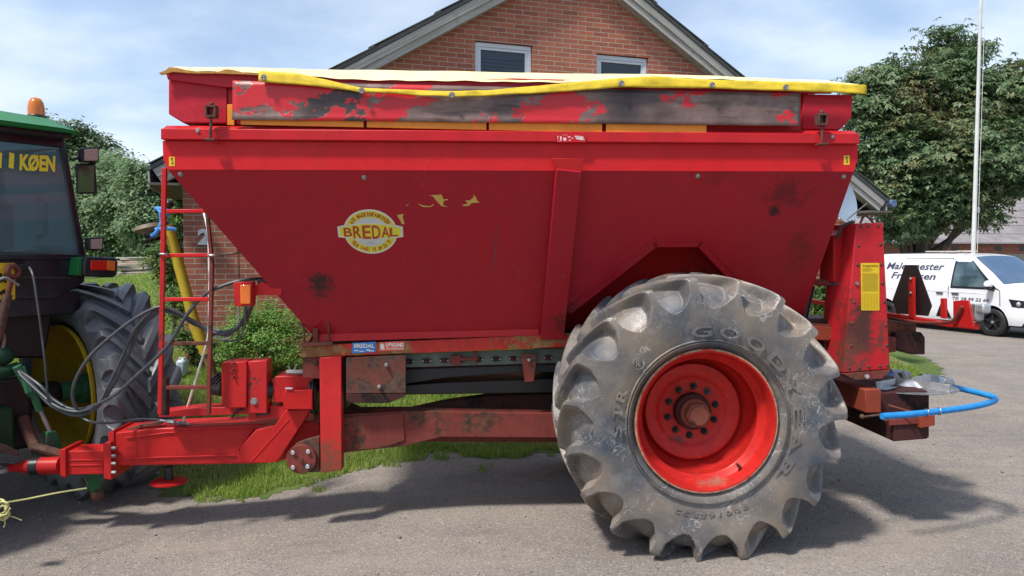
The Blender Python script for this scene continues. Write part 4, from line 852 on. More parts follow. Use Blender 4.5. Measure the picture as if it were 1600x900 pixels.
mb.build('cab_frame',DK,TR,.01); mb=MB(); mb.box(xf,xr-.08,-HWt-.01,-HWt+.05,Tz-.02,Tz+.08); mb.build('cab_frame',DK,TR,.01); mb=MB(); mb.box(xf,xr-.08,HWt-.05,HWt+.01,Tz-.02,Tz+.08); mb.build('cab_frame',DK,TR,.01); mb=MB(); mb.box(xr-.05,xr+.02,-HWb,HWb,Bz-.04,Bz+.005); mb.build('cab_frame',DK,TR,.01)
# window inner rail lighter
mb=MB(); mb.tube([ta(0,394,xr+.02,0),ta(126,398,xr+.02,0)],.008,8); mb.build('window_seal',M['hose'],TR)
mb=MB()
def cabtext(body,x0,y0,x1,y1):
    a=ta(x0,y1,xr+.0,0); a=ta(x0,y1,xr-.02,0); b=ta(x1,y1+2.5,xr-.02,0); c_=ta(x0,y0,xr-.025,0); g=text_fit(body,(b-a).length,(c_-a).length,bold=.045,ext=.0008,shear=.04); o_=(b+c_)/2; o_.x+=.03
    put(mb,g,o_,(b-a).normalized(),(c_-a).normalized())
cabtext('KØEN',28,240,84,267); cabtext('I',11,238,20,262); cabtext('I',-8,237,1,261)
s=NT('yellow_film'); s.set(col=(.92,.68,.03),rough=.5); mb.build('window_lettering',s.m,rw)
# roof
rp=[ta(128,228,xr+.18,0)]; hr=rp[0].y
z1=Tz+.04; mb=MB(); 
prof=[(xr+.20,z1+.03),(xr+.22,z1+.055),(xr+.10,z1+.10),(xr-.02,z1+.155),(xr-.25,z1+.185),(-.6,z1+.20),(xf-.05,z1+.18),(xf-.2,z1+.10),(xf-.24,z1+.03)]
rows=[(-hr-.0,0),(-hr+.04,.75),(-hr+.16,1),(0,1.12),(hr-.16,1),(hr-.04,.75),(hr,0)]
Vs=[];Fs=[]
for y,k in rows:
    for (x,z) in prof: Vs.append(Vector((x-(0 if abs(y)<hr-.05 else .03)*(1 if x>0 else -1),y,z1+.03+(z-z1-.03)*k)))
m_=len(prof)
for i in range(len(rows)-1):
    for j in range(m_-1): a=i*m_+j; Fs.append((a,a+1,a+m_+1,a+m_))
Fs.append(tuple(i*m_ for i in range(len(rows)))); Fs.append(tuple(i*m_+m_-1 for i in range(len(rows)))); Fs.append(tuple([0]+[m_*6]+[m_*6+m_-1]+[m_-1]))
mb.add(Vs,Fs); roof=mb.build('roof',M['green'],TR,.008,50)
mb=MB(); mb.box(xf-.15,xr+.12,-hr+.05,hr-.05,Tz+.03,z1+.035); mb.build('roof_lining',DK,TR,.01)
mb=MB(); q=ta(80,200,xr+.10,0); mb.box(xr+.0,xr+.125,q.y-.16,q.y+.16,q.z-.03,q.z+.025); mb.build('roof_vent',M['green'],roof,.02)
# beacon
q=ta(57,186,-.1,0); mb=MB(); mb.lathe([(0,.085),(.03,.085),(.035,.07),(.05,.06)],(q.x,q.y,q.z-.01),(0,0,1),28); bcn=mb.build('beacon',M['blackplas'],TR)
mb=MB(); mb.lathe([(.03,.066),(.09,.066),(.14,.058),(.175,.04),(.19,.0)],(q.x,q.y,q.z),(0,0,1),28); 
s=NT('amber_dome'); s.set(col=(.85,.22,.01),rough=.15,tr=.35,coat=.4); mb.build('beacon_dome',s.m,bcn,0,60)
# lamps and mirror
for (x0,y0,x1,y1) in ((129,231,155,253),(139,371,162,391)):
    l=tp_('work_lamp',M['blackplas'],[(x0,y0),(x1,y0),(x1,y1),(x0,y1)],.42,.09,.008); tp_('lamp_lens',plain('ribbed_lamp_glass',(.42,.30,.26),.2,0,.1,30),[(x0+3,y0+3),(x1-2,y0+2),(x1-2,y1-2),(x0+3,y1-2)],.424,.004,.002,l)
mb=MB(); mb.tube([ta(112,250,.3,0),ta(132,244,.36,0)],.015,8); mb.tube([ta(116,262,.3,0),ta(150,254,.36,0)],.012,8); mb.build('lamp_bracket',DK,TR)
mr=tp_('mirror',M['blackplas'],[(119,255),(150,256),(153,303),(121,303)],.36,.03,.01)
s=NT('mirror_glass'); s.set(col=s.mix(s.ramp(s.noise(4,3,.5),.42,.55),(.035,.05,.045),(.10,.16,.07)),rough=.08); q_=[ta(a,b,.40,0) for a,b in [(122,258),(148,259),(150,300),(124,300)]]; cc_=sum(q_,Vector())/4; nn_=Vector((1,.35,-.32)).normalized()  # dark and green blotches painted into the glass stand for reflected grass
for v_ in q_: v_.x=.385-((v_-cc_).y*nn_.y+(v_-cc_).z*nn_.z)/nn_.x*.35
mb=MB(); mb.prism(q_,(-.003,0,0)); mb.build('mirror_glass',s.m,mr,0,0)
# cab lower rear panel, fenders
tp_('cab_rear_panel',DK,[(-200,402),(131,402),(133,440),(88,468),(-200,468)],xr+.01,.5,.01)
tp_('cab_belly',M['oily'],[(-200,466),(88,468),(78,520),(70,560),(-200,560)],xr-.15,.6,.02)
mb=MB(); mb.tube([ta(-10,433,xr+.014,0),ta(120,434,xr+.014,0)],.004,6); mb.build('panel_seam',M['hose'],TR)
sh=tp_('rear_light_box',M['blackplas'],[(131,406),(136,400),(180,402),(185,410),(184,429),(178,434),(130,431)],.56,.30,.015)
tp_('light_box_cheek','green',[(123,402),(131,402),(130,431),(120,430)],.52,.3,.004)
s=NT('red_lens'); s.set(col=(.62,.02,.01),rough=.2,coat=.5); s.bump(s.vor(120),.4,.003); tp_('tail_lamp',s.m,[(141,407),(166,407),(166,422),(141,422)],.562,-.012,.003,sh); tp_('turn_lamp',M['amber'],[(166.5,407),(179,408),(179,423),(166.5,422)],.562,-.012,.003,sh)
# fender arch over each wheel
def fender(sy):
    mb=MB(); y0,y1=HWb-.02,1.16; Vs=[];Fs=[]; n_=26
    for i in range(n_+1):
        a=R(112+ (190-112)*i/n_); 
        for (y,r) in ((y0,.60),(y0,1.02),(y0+.05,1.045),(y1-.05,1.045),(y1,1.0)): Vs.append(Vector((-.0+r*math.cos(a),sy*y,.93+r*math.sin(a)*.98)))
    for i in range(n_):
        for j in range(4): a=i*5+j; Fs.append((a,a+5,a+6,a+1))
    mb.add(Vs,Fs); o=mb.build('fender',DK,TR,0,40); md=o.modifiers.new('t','SOLIDIFY'); md.thickness=.012; return o
fender(1); fender(-1)
# wheels
def trwheel():
    c=Vector((0,.60,.93)); mb=MB()
    mb.lathe([(.04,.595),(.01,.60),(.005,.59),(.02,.58),(.05,.56),(.08,.53),(.12,.485),(.22,.475),(.26,.44),(.27,.42),(.30,.40),(.33,.30),(.32,.27),(.30,.22),(.30,0)],c,(0,1,0),80); mb.lathe([(.30,.40),(.5,.5),(.6,.595)],c,(0,1,0),80)
    o=mb.build('wheel',M['rimyellow'],TR,0,45); v,f=tyre_geo(tuple(c),.64,.96,20,.595,ccw=-1,nt_=1100,ns=50,ground=.0,vw=.72,slant=1.35); quadmesh(v,f,'tyre',M['tyre2'],o,50)
    mb=MB(); mb.cyl(c+Vector((0,.30,0)),c+Vector((0,.16,0)),.13,n=28); mb.cyl(c+Vector((0,.20,0)),c+Vector((0,-.25,0)),.085,n=24); mb.build('hub',M['greenworn'],o,.004)
    for k in range(8): a=R(45*k+10); q=c+Vector((.19*math.cos(a),.30,.19*math.sin(a))); mb=MB(); mb.hexn(q,q-Vector((0,.03,0)),.02); mb.build('wheel_nut',M['bolt'],o)
    return o
tw1=trwheel(); 
def turn2(c): c.matrix_local=Matrix.Rotation(math.pi,4,'Z')
copy_tree(tw1,TR,turn2)
# transmission and rear linkage
mb=MB(); mb.box(-.5,.30,-.28,.28,.55,1.15); mb.tube([Vector((0,-.6,.93)),Vector((0,.6,.93))],.11,20); mb.box(-2.6,-.45,-.25,.25,.55,1.1); mb.build('transmission',M['oily'],TR,.04)
M['oilygreen']=paint('oily_dark_green',(.012,.05,.022),.3,scale=6,dirt=.7,rcol=(.03,.025,.02),r2=(.02,.018,.016),rough=.5)
tp_('drawbar_frame','oilygreen',[(-60,640),(22,636),(24,705),(-60,705)],.45,.3,.02)
tp_('hitch_step',M['rust'],[(-20,690),(14,697),(30,705),(30,712),(8,710),(-20,702)],.72,.2,.005)
mb=MB(); mb.sphere(ta(2,556,.42,0),.09,16,10,(1,1,.9)); mb.tube([ta(-20,590,.5,0),ta(28,575,.45,0)],.05,12); mb.build('lift_cylinder',M['oilygreen'],TR,0,60)
mb=MB(); mb.tube([ta(26,572,.55,0),ta(52,618,.56,0)],.035,10); mb.tube([ta(33,573,.55,0),ta(46,614,.6,0)],.03,6); lr=mb.build('lift_rod',M['greenworn'],TR,.003)
mb=MB(); mb.tube([ta(52,616,.56,0),ta(62,642,.57,0)],.028,10); mb.build('rod_sleeve',M['greenworn'],lr); mb=MB(); mb.tube([ta(62,640,.57,0),ta(79,676,.6,0)],.018,10); mb.build('rod_thread',M['steel'],lr)
tp_('rod_fork','greenworn',[(73,675),(88,673),(97,694),(95,706),(78,704),(72,690)],.62,.06,.008)
mb=MB(); mb.tube([ta(36,655,.35,0),ta(55,700,.6,0),ta(100,712,.75,0),ta(150,735,.92,0)],[.05,.045,.045,.04],10); mb.build('lower_link',M['rust'],TR,.003)
tp_('hook_end','greenworn',[(138,725),(156,722),(160,750),(158,770),(152,775),(142,768),(136,745)],.95,.06,.012)
mb=MB(); mb.sphere(ta(152,773,.93,0),.055,14,10); mb.build('link_ball',M['rust'],TR)
# top link stowed on the cab
mb=MB(); mb.lathe([(-.02,.028),(-.024,.05),(-.01,.062),(.01,.062),(.024,.05),(.02,.028),(-.02,.028)],ta(20,424,xr+.12,0),(1,.2,0),22); mb.tube([ta(18,436,xr+.12,0),ta(12,462,xr+.12,0)],.02,10); 
tl_=mb.build('top_link',M['rust'],TR); mb=MB(); mb.tube([ta(12,460,xr+.12,0),ta(3,500,xr+.12,0),ta(-3,530,xr+.12,0)],.034,12); mb.build('top_link_body',M['rust'],tl_); mb=MB(); mb.tube(smoothpath([ta(-4,452,xr+.2,0) if 0 else ta(-4,438,xr+.16,0),ta(8,434,xr+.17,0),ta(20,440,xr+.16,0),ta(29,446,xr+.15,0)],4),.011,8); mb.build('retaining_clip',M['steel'],tl_)
mb=MB(); mb.tube(smoothpath([ta(-4,508,xr+.1,0),ta(6,525,xr+.1,0),ta(4,545,xr+.1,0),ta(-4,560,xr+.1,0)],4),.013,8); mb.build('breather_hose',plain('pinkish_hose',(.30,.16,.14),.5),TR)
npl=tp_('number_plate','stickyellow',[(-60,411),(24,411),(24,468),(-60,468)],xr+.05,.01,.003)
mb=MB(); 
def tt(body,x0,y0,x1,y1): 
    a=ta(x0,y1,xr+.052,0); b=ta(x1,y1,xr+.052,0); c_=ta(x0,y0,xr+.052,0); put(mb,text_fit(body,(b-a).length,(c_-a).length,bold=.04,ext=.001),(b+c_)/2,(b-a).normalized(),(c_-a).normalized())
tt('BI',-7,426,10,442); tt('M',-6,452,8,464); mb.build('plate_lettering',M['ink'],npl)
tp_('plate_corner','orange',[(8,411.5),(23.5,411.5),(23.5,422),(4,422)],xr+.052,.001,0,npl)
so_=tp_('trailer_socket',M['blackplas'],[(31,413),(46,410),(49,420),(34,424)],xr+.10,.08,.008)
# interior
mb=MB(); q=ta(10,330,-.2,0); mb.box(-.35,.0,-.28,.28,Bz-.25,Bz-.05); mb.box(.0,.12,-.26,.26,Bz-.2,Bz+.45); mb.build('seat',plain('dark_seat_fabric',(.05,.045,.04),.8),TR,.05)
mb=MB(); mb.tube([Vector((-.95,0,Bz-.4)),Vector((-.75,0,Bz+.1))],.05,12); mb.lathe([(0,.19),(.012,.2),(.0,.212),(-.012,.2),(0,.19)],(-.73,0,Bz+.12),(.4,0,1),30); mb.build('steering_wheel',M['blackplas'],TR)
mb=MB(); mb.box(-1.1,.34,-HWb+.03,HWb-.03,Bz-.5,Bz-.3); mb.build('cab_floor',DK,TR,.01)
mb=MB(); mb.box(-.6,.15,.42,.60,Bz-.3,Bz+.08); mb.tube([Vector((.2,.45,Bz+.18)),Vector((.22,.45,Bz+.45))],.02,8); mb.tube([Vector((.22,.45,Bz+.45)),Vector((.22,.38,Bz+.47))],.02,8); mb.tube([Vector((.2,.45,Bz+.18)),Vector((.2,.38,Bz+.15))],.02,8); mb.build('side_console',DK,TR,.02)
# bonnet, front axle and wheels (out of the picture to the left)
mb=MB(); mb.box(-3.1,-1.2,-.36,.36,1.05,1.75); mb.build('bonnet',M['green'],TR,.08)
mb=MB(); mb.box(-2.75,-2.55,-.75,.75,.55,.72); mb.build('front_axle',M['greenworn'],TR,.02)
for sy in (-1,1):
    v,f=tyre_geo((-2.65,.62 if sy>0 else -.98,.62),.36,.62,18,.33,nt_=500,ns=30,ground=0.0); o=quadmesh(v,f,'front_tyre',M['tyre2'],TR,50)
    mb=MB(); mb.lathe([(.02,.33),(.1,.30),(.16,.28),(.18,0)],(-2.65,.62 if sy>0 else -.98,.62),(0,1,0),40); mb.lathe([(.34,.33),(.26,.30),(.2,.28),(.19,0)],(-2.65,.62 if sy>0 else -.98,.62),(0,1,0),40); mb.build('front_rim',M['rimyellow'],TR)
# ---------------------------------------------------------------- hoses, shaft, twine
WF=Frame((0,0,0),0)
def single(name,mb,mat,label,cat,group=None,bevel=0,smooth=40):
    o=mb.build(name,mat,None,bevel,smooth); tag(o,label,cat,group); 
    # origin at the thing itself
    vs=o.data.vertices; c=sum((v.co for v in vs),Vector())/len(vs); o.data.transform(Matrix.Translation(-c)); o.location=c; return o
def hose(pts,r,label,mat='hose',name='hydraulic_hose',cat='hose',grp='hoses between tractor and spreader'):
    mb=MB(); mb.tube(smoothpath([W(*p) for p in pts],7),r,10); return single(name,mb,M[mat],label,cat,grp)
hose([(29,581,5.45),(55,606,5.4),(78,632,5.35),(117,649,5.35),(150,638,5.38),(175,605,5.4),(198,560,5.42),(218,515,5.42),(245,490,5.42),(262,487,5.42),(293,498,5.44),(323,516,5.44),(350,522,5.42),(372,510,5.4),(386,490,5.36),(394,472,5.32)],.013,'grey hose from the tractor lift arm up through the ladder to the amber lamp')
hose([(31,585,5.43),(60,612,5.38),(90,636,5.33),(122,643,5.33),(152,632,5.33),(168,605,5.36),(190,560,5.38),(212,513,5.4),(245,484,5.4),(275,486,5.42),(300,505,5.44),(325,512,5.45),(352,518,5.44),(380,506,5.42),(390,488,5.38),(396,470,5.34)],.012,'upper of the two hoses running side by side over the tractor tyre')
hose([(127,650,5.36),(114,625,5.3),(117,596,5.28),(137,561,5.3),(166,532,5.33),(210,498,5.36),(247,480,5.38),(268,484,5.4),(300,500,5.42),(330,517,5.44),(358,523,5.42),(380,500,5.4),(384,478,5.36)],.012,'hose making a wide loop in front of the yellow wheel rim')
hose([(31,580,5.5),(62,602,5.42),(84,625,5.4),(120,640,5.36),(171,622,5.3),(220,581,5.28),(262,540,5.28),(290,495,5.3),(318,462,5.32),(350,446,5.33),(385,437,5.36),(415,436,5.45)],.013,'longest black hose arching across the ladder to the hopper')
hose([(127,652,5.36),(142,659,5.34),(168,661,5.4),(196,658,5.5),(225,655,5.6),(256,657,5.66)],.010,'lowest hose lying just above the drawbar, ending at its coupling')
hose([(46,418,5.35),(52,432,5.3),(58,470,5.28),(66,530,5.28),(70,565,5.28),(73,600,5.3),(77,628,5.33),(100,640,5.35)],.008,'thin light grey cable hanging from the socket below the cab window',plain('light_grey_cable',(.30,.33,.38),.45).name and 'hose','power_cable','cable')
hose([(372,478,5.32),(373,495,5.36),(368,515,5.42),(352,530,5.44),(335,525,5.44)],.007,'thin grey cable hanging below the amber lamp','zinc','lamp_cable','cable')
hose([(384,478,5.32),(383,505,5.36),(374,528,5.42),(355,533,5.45),(330,522,5.46)],.007,'thicker of the two cables hanging in a loop under the amber lamp','hose','lamp_cable','cable')
hose([(317,327,5.55),(325,362,5.4),(327,420,5.38),(327,480,5.38),(325,525,5.38),(316,560,5.4),(301,610,5.5),(286,658,5.62)],.009,'white tube running down the right rail of the red ladder','white','white_tube','tube')
# yellow drive shaft hung on the ladder
ds=bpy.data.objects.new('drive_shaft',None); COL.objects.link(ds); base=W(343,605,5.75); ds.location=base; tag(ds,'yellow-guarded drive shaft leaning behind the ladder, tied up with blue cord','drive shaft')
def dsp(mb,name,mat,bev=0): 
    mb.v=[tuple(Vector(v)-base) for v in mb.v]; return mb.build(name,mat,ds,bev)
YT=paint('yellow_shaft_guard',(.50,.38,.03),.22,rcol=(.2,.13,.03),r2=(.12,.09,.04),dirt=.5,scale=6,rough=.45)
mb=MB(); mb.tube([W(262,352,5.62),W(284,430,5.66),W(304,505,5.69)],.040,18); mb.tube([W(304,505,5.69),W(322,552,5.72)],.045,18); dsp(mb,'shaft_guard',YT)
mb=MB(); mb.tube([W(322,552,5.72),W(334,590,5.74)],.036,14); dsp(mb,'inner_tube',plain('dirty_olive_tube',(.14,.10,.03),.6,0,.4,20))
mb=MB()
for k in range(5): a=W(333+k*2.6,592+k*3,5.74); mb.cyl(a,a+Vector((.010,0,-.008)),.075-.004*k,n=20)
dsp(mb,'guard_bellows',M['black'])
mb=MB(); mb.lathe([(0,.10),(.03,.115),(.035,.10),(.06,.06)],W(232,352,5.62),(.25,0,-1),24); dsp(mb,'shaft_joint',plain('olive_brown_guard',(.16,.13,.08),.6,0,.4,20))
mb=MB(); mb.sphere(W(236,364,5.62),.055,14,8); mb.tube([W(236,364,5.62),W(262,352,5.62)],.035,12); 
for k in range(3): a=W(236+k*7,372-k*2+2,5.6); mb.lathe([(-.006,.06),(.006,.06),(.006,.045),(-.006,.045),(-.006,.06)],a,(.5,0,-.9),16)
mb.sphere(W(264,319,5.62),.035); mb.tube([W(264,319,5.62),W(256,346,5.62)],.018,8); dsp(mb,'universal_joint',M['oily'])
mb=MB(); mb.prism([W(211,356,5.58),W(232,354,5.58),W(233,360,5.58),W(214,362,5.58)],(0,.03,0)); dsp(mb,'yellow_tab',plain('lime_plastic',(.35,.5,.03),.5))
CB=plain('blue_cord_nylon',(.06,.26,.62),.6,0,.2,30)
mb=MB(); mb.tube(smoothpath([W(244,326,5.36),W(256,327,5.3),W(262,330,5.3),(W(257,340,5.3)),W(250,355,5.32),W(243,365,5.34),W(238,368,5.4)],5),.016,8); mb.tube(smoothpath([W(244,358,5.34),W(256,357,5.3),W(266,357,5.3),W(275,359,5.32)],5),.014,8); mb.tube([W(247,326,5.34),W(251,332,5.3),W(252,345,5.31),W(249,358,5.32)],.013,8)
single('blue_cord',mb,CB,'knotted light blue cord tied round the left rail of the ladder','cord')
# baler twine
TW=plain('yellow_twine',(.50,.48,.20),.8,0,.2,60)
mb=MB(); mb.tube(smoothpath([W(4,786,4.9),W(40,780,5.0),(W(90,770,5.1)),W(135,763,5.25)],5),.006,6)
for k in range(7):
    r_=random.uniform; cx,cy=4+r_(-3,5),795+r_(-6,7); mb.tube(smoothpath([W(cx+10*math.cos(t)*r_(.7,1.2)-2,cy+11*math.sin(t),4.88+r_(-.03,.03)) for t in np.linspace(0,6.3,8)],4),.006,6)
mb.tube(smoothpath([W(12,806,4.9),W(22,808,4.9),W(34,813,4.9)],4),.004,6); mb.tube(smoothpath([W(5,805,4.9),W(8,816,4.9),W(6,824,4.9)],4),.004,6)
single('baler_twine',mb,TW,'coil of pale yellow twine hanging from the hook at the left edge','twine')
# ---------------------------------------------------------------- house
ha=HF.at
HO=thing('brick_house',HF,'red brick house gable with weathered grey verge boards behind the spreader','house')
def hp(px,v): return [ha(a,b,v) for a,b in px]
ov=-.17
eL=ha(238,264,ov); eR=ha(1383,314,ov); l1=ha(525,106,ov); r1=ha(1154,119,ov); l2=ha(738,0,ov); r2=ha(1006,0,ov)
mL=(l2.z-eL.z)/(l2.x-eL.x); mR=(r2.z-eR.z)/(r2.x-eR.x)
ax=(r2.z-l2.z+mL*l2.x-mR*r2.x)/(mL-mR); az=l2.z+mL*(ax-l2.x)
print('HOUSE eL',eL,'eR',eR,'apex',ax,az,'slopes',mL,mR,'wallright',ha(1318,360,0))
DEP=9.0
def brick_mat(name,x='X'):
    s=NT(name); sp=s.n('ShaderNodeSeparateXYZ'); s.l(s.co,sp.inputs[0]); cb=s.n('ShaderNodeCombineXYZ'); s.l(sp.outputs[x],cb.inputs[0]); s.l(sp.outputs['Z'],cb.inputs[1])
    b=s.n('ShaderNodeTexBrick'); s.l(cb.outputs[0],b.inputs['Vector']); b.offset=.5; b.inputs['Scale'].default_value=1; b.inputs['Brick Width'].default_value=.24; b.inputs['Row Height'].default_value=.0667; b.inputs['Mortar Size'].default_value=.0055; b.inputs['Mortar Smooth'].default_value=.15; b.inputs['Bias'].default_value=0
    b.inputs['Color1'].default_value=(.47,.16,.095,1); b.inputs['Color2'].default_value=(.33,.115,.075,1); b.inputs['Mortar'].default_value=(.47,.40,.32,1)
    c=s.mix(s.ramp(s.noise(9,7,.7),.35,.7,0,.45),b.outputs['Color'],s.mix(1,b.outputs['Color'],(.6,.55,.55,1),'MULTIPLY')); c=s.mix(s.ramp(s.noise(1.1,5,.6),.5,.8,0,.3),c,(.30,.2,.15))
    h=s.math('ADD',s.math('MULTIPLY',b.outputs['Fac'],-1.0),s.math('MULTIPLY',s.noise(60,5,.7),.35)); s.bump(h,.6,.008); s.set(col=c,rough=.9,spec=.2); return s.m
M['brick']=brick_mat('brick_wall'); M['brickside']=brick_mat('brick_side_wall','Y')
xR=ax+(ax-0)*.985; xR=ha(1336,360,0).x
zwl=eL.z+mL*(0-eL.x)-.16; zwr=eR.z+mR*(xR-eR.x)-.16
w1p=hp([(742,63),(832,72)],0); w2p=hp([(932,83),(1013,90)],0)
def rect(x0,x1,z0,z1): return x0,x1,z0,z1
W1=(w1p[0].x,w1p[1].x,w1p[0].z-1.05,w1p[0].z); W2=(w2p[0].x,w2p[1].x,w2p[0].z-1.05,w2p[0].z)
def wz(x): return min(eL.z+mL*(x-eL.x),eR.z+mR*(x-eR.x))-.16
# gable wall as vertical strips round the two windows
xs=sorted([0,W1[0],W1[1],W2[0],W2[1],xR,ax]); mb=MB()
for a,b in zip(xs[:-1],xs[1:]):
    m_=(a+b)/2; wn=[q for q in (W1,W2) if q[0]-1e-4<=m_<=q[1]+1e-4]
    if wn:
        q=wn[0]; mb.prism([Vector((a,0,-.4)),Vector((b,0,-.4)),Vector((b,0,q[2])),Vector((a,0,q[2]))],(0,.12,0)); mb.prism([Vector((a,0,q[3])),Vector((b,0,q[3])),Vector((b,0,wz(b))),Vector((a,0,wz(a)))],(0,.12,0))
    else: mb.prism([Vector((a,0,-.4)),Vector((b,0,-.4)),Vector((b,0,wz(b))),Vector((a,0,wz(a)))],(0,.12,0))
mb.build('gable_wall',M['brick'],HO,0,0)
mb=MB(); mb.box(.002,.12,.12,DEP,-.4,zwl); mb.build('side_wall',M['brickside'],HO,0,0); mb=MB(); mb.box(xR-.12,xR-.002,.12,DEP,-.4,zwr); mb.build('side_wall',M['brickside'],HO,0,0)
mb=MB(); mb.prism([Vector((0.1,DEP,-.4)),Vector((xR-.1,DEP,-.4)),Vector((xR-.1,DEP,zwr)),Vector((ax,DEP,az-.2)),Vector((.1,DEP,zwl))],(0,.12,0)); mb.build('rear_wall',M['brick'],HO,0,0)
WH=plain('window_frame_paint',(.62,.66,.70),.45,0,.06)
def dglass(name):
    s=NT(name); s.set(col=(.008,.012,.018),rough=.04,spec=.6,coat=.6); return s.m
DG=dglass('dark_window_glass')
for i,q in enumerate((W1,W2)):
    x0,x1,z0,z1=q; f=MB(); t=.055
    for (a,b,c_,d) in ((x0+.008,x1-.008,z1-t-.01,z1-.01),(x0+.008,x1-.008,z0+.01,z0+t+.01),(x0+.008,x0+t,z0+t+.01,z1-t-.01),(x1-t,x1-.008,z0+t+.01,z1-t-.01)): f.box(a,b,.035,.10,c_,d)
    fo_=f.build('window',WH,HO,.004)
    f=MB(); t2=.095
    for (a,b,c_,d) in ((x0+t,x1-t,z1-t2-.01,z1-t-.01),(x0+t,x1-t,z0+t+.01,z0+t2+.01),(x0+t,x0+t2,z0+t2+.01,z1-t2-.01),(x1-t2,x1-t,z0+t2+.01,z1-t2-.01)): f.box(a,b,.045,.095,c_,d)
    f.build('sash',WH,fo_,.003)
    f=MB(); f.box(x0+t2,x1-t2,.07,.075,z0+t2,z1-t2); f.build('pane',DG,fo_)
    if i==0:
        f=MB()
        for k in range(16): zz_=z1-.22-k*.05; f.prism([Vector((x0+.12,.062,zz_)),Vector((x1-.12,.062,zz_)),Vector((x1-.12,.066,zz_+.014)),Vector((x0+.12,.066,zz_+.014))],(0,.003,0))
        f.build('blind',plain('blue_grey_blind',(.05,.07,.11),.5),fo_)
# roof
M['verge']=None
def wood(name,c1,c2,rot):
    s=NT(name); co=s.map(scale=(1,1,1),rot=(0,rot,0)); co2=s.map(scale=(.7,8,26),co=co); n=s.noise(1.6,8,.7,co2); c=s.mix(s.ramp(n,.35,.65),c1,c2); c=s.mix(s.ramp(s.noise(3,6,.6),.55,.75,0,.6),c,(.08,.085,.06)); s.bump(n,.5,.006); s.set(col=c,rough=.85,spec=.2); return s.m
WL=wood('weathered_wood',(.28,.27,.24),(.50,.49,.45),math.atan(mL)); WRm=wood('weathered_wood_right',(.28,.27,.24),(.50,.49,.45),math.atan(mR))
RT=plain('dark_roof_sheet',(.10,.105,.10),.8,0,.3,5)
for sd,(e,m,mt) in {'L':(eL,mL,WL),'R':(eR,mR,WRm)}.items():
    A_=Vector((e.x,0,e.z)); B_=Vector((ax,0,az)); d=(B_-A_).normalized(); nrm=Vector((-d.z,0,d.x)); nrm=nrm if nrm.z>0 else -nrm
    mb=MB(); mb.prism([A_-d*.05+Vector((0,ov-.03,0)),B_+Vector((0,ov-.03,0)),B_+nrm*.05+Vector((0,ov-.03,0)),A_-d*.05+nrm*.05+Vector((0,ov-.03,0))],(0,DEP+.9,0)); mb.build('roof',RT,HO,.004)
    # verge boards: two overlapping planks
    L_=(B_-A_).length
    mb=MB(); mb.prism([A_-nrm*.005+Vector((0,ov-.012,0)),B_-nrm*.005+Vector((0,ov-.012,0)),B_-nrm*.11+Vector((0,ov-.012,0)),A_-nrm*.11+Vector((0,ov-.012,0))],(0,.022,0)); mb.build('verge_board',mt,HO,.003)
    mb=MB(); mb.prism([A_-nrm*.09+Vector((0,ov+.012,0)),B_-nrm*.09+Vector((0,ov+.012,0)),B_-nrm*.20+Vector((0,ov+.012,0)),A_-nrm*.20+Vector((0,ov+.012,0))],(0,.022,0)); mb.build('verge_board',mt,HO,.003)
    mb=MB(); mb.prism([A_-nrm*.20+Vector((0,ov+.035,0)),B_-nrm*.20+Vector((0,ov+.035,0)),B_-nrm*.185+Vector((0,ov+.035,0)),A_-nrm*.185+Vector((0,ov+.035,0))],(0,-ov-.04,0)); mb.build('soffit',WL,HO)
    # roof sheet steps along the verge
    mb=MB()
    for k in range(int(L_/1.02)+1):
        s0=k*1.02; s1=min(L_,s0+1.1); 
        if s0>=L_: break
        a=A_+d*s0+nrm*(.065); b=A_+d*s1+nrm*.045; mb.prism([a+Vector((0,ov-.05,0)),b+Vector((0,ov-.05,0)),b+nrm*.012+Vector((0,ov-.05,0)),a+nrm*.012+Vector((0,ov-.05,0))],(0,DEP+.95,0))
    mb.build('roof_sheet',RT,HO,.002)
# side eaves
SFM=plain('dark_soffit_board',(.12,.11,.09),.85,0,.4,6)
mb=MB(); mb.box(eL.x-.03,.0,-.30,DEP,eL.z-.20,eL.z-.17); mb.build('eave_soffit',SFM,HO)
mb=MB(); mb.box(xR,eR.x+.03,-.30,DEP,eR.z-.20,eR.z-.17); mb.build('eave_soffit',SFM,HO)
mb=MB(); mb.box(eL.x-.05,eL.x-.03,ov,DEP,eL.z-.22,eL.z+.02); mb.build('fascia_board',WL,HO,.003); mb=MB(); mb.box(eR.x+.03,eR.x+.05,ov,DEP,eR.z-.22,eR.z+.02); mb.build('fascia_board',WL,HO,.003)
mb=MB(); 
for xx,e in ((eR.x+.11,eR),): mb.tube([Vector((xx,ov-.08,e.z-.04)),Vector((xx,DEP,e.z-.04))],.06,14)
mb.build('gutter',plain('blue_grey_gutter',(.10,.16,.28),.4),HO)
# house number, white
mb=MB(); q=ha(319.5,370,-.012); g=text_fit('2',.155,.20,bold=.05,ext=.01); put(mb,g,q,Vector((1,0,0)),Vector((0,0,1)),Vector((0,-1,0))); mb.build('house_number',M['white'],HO)
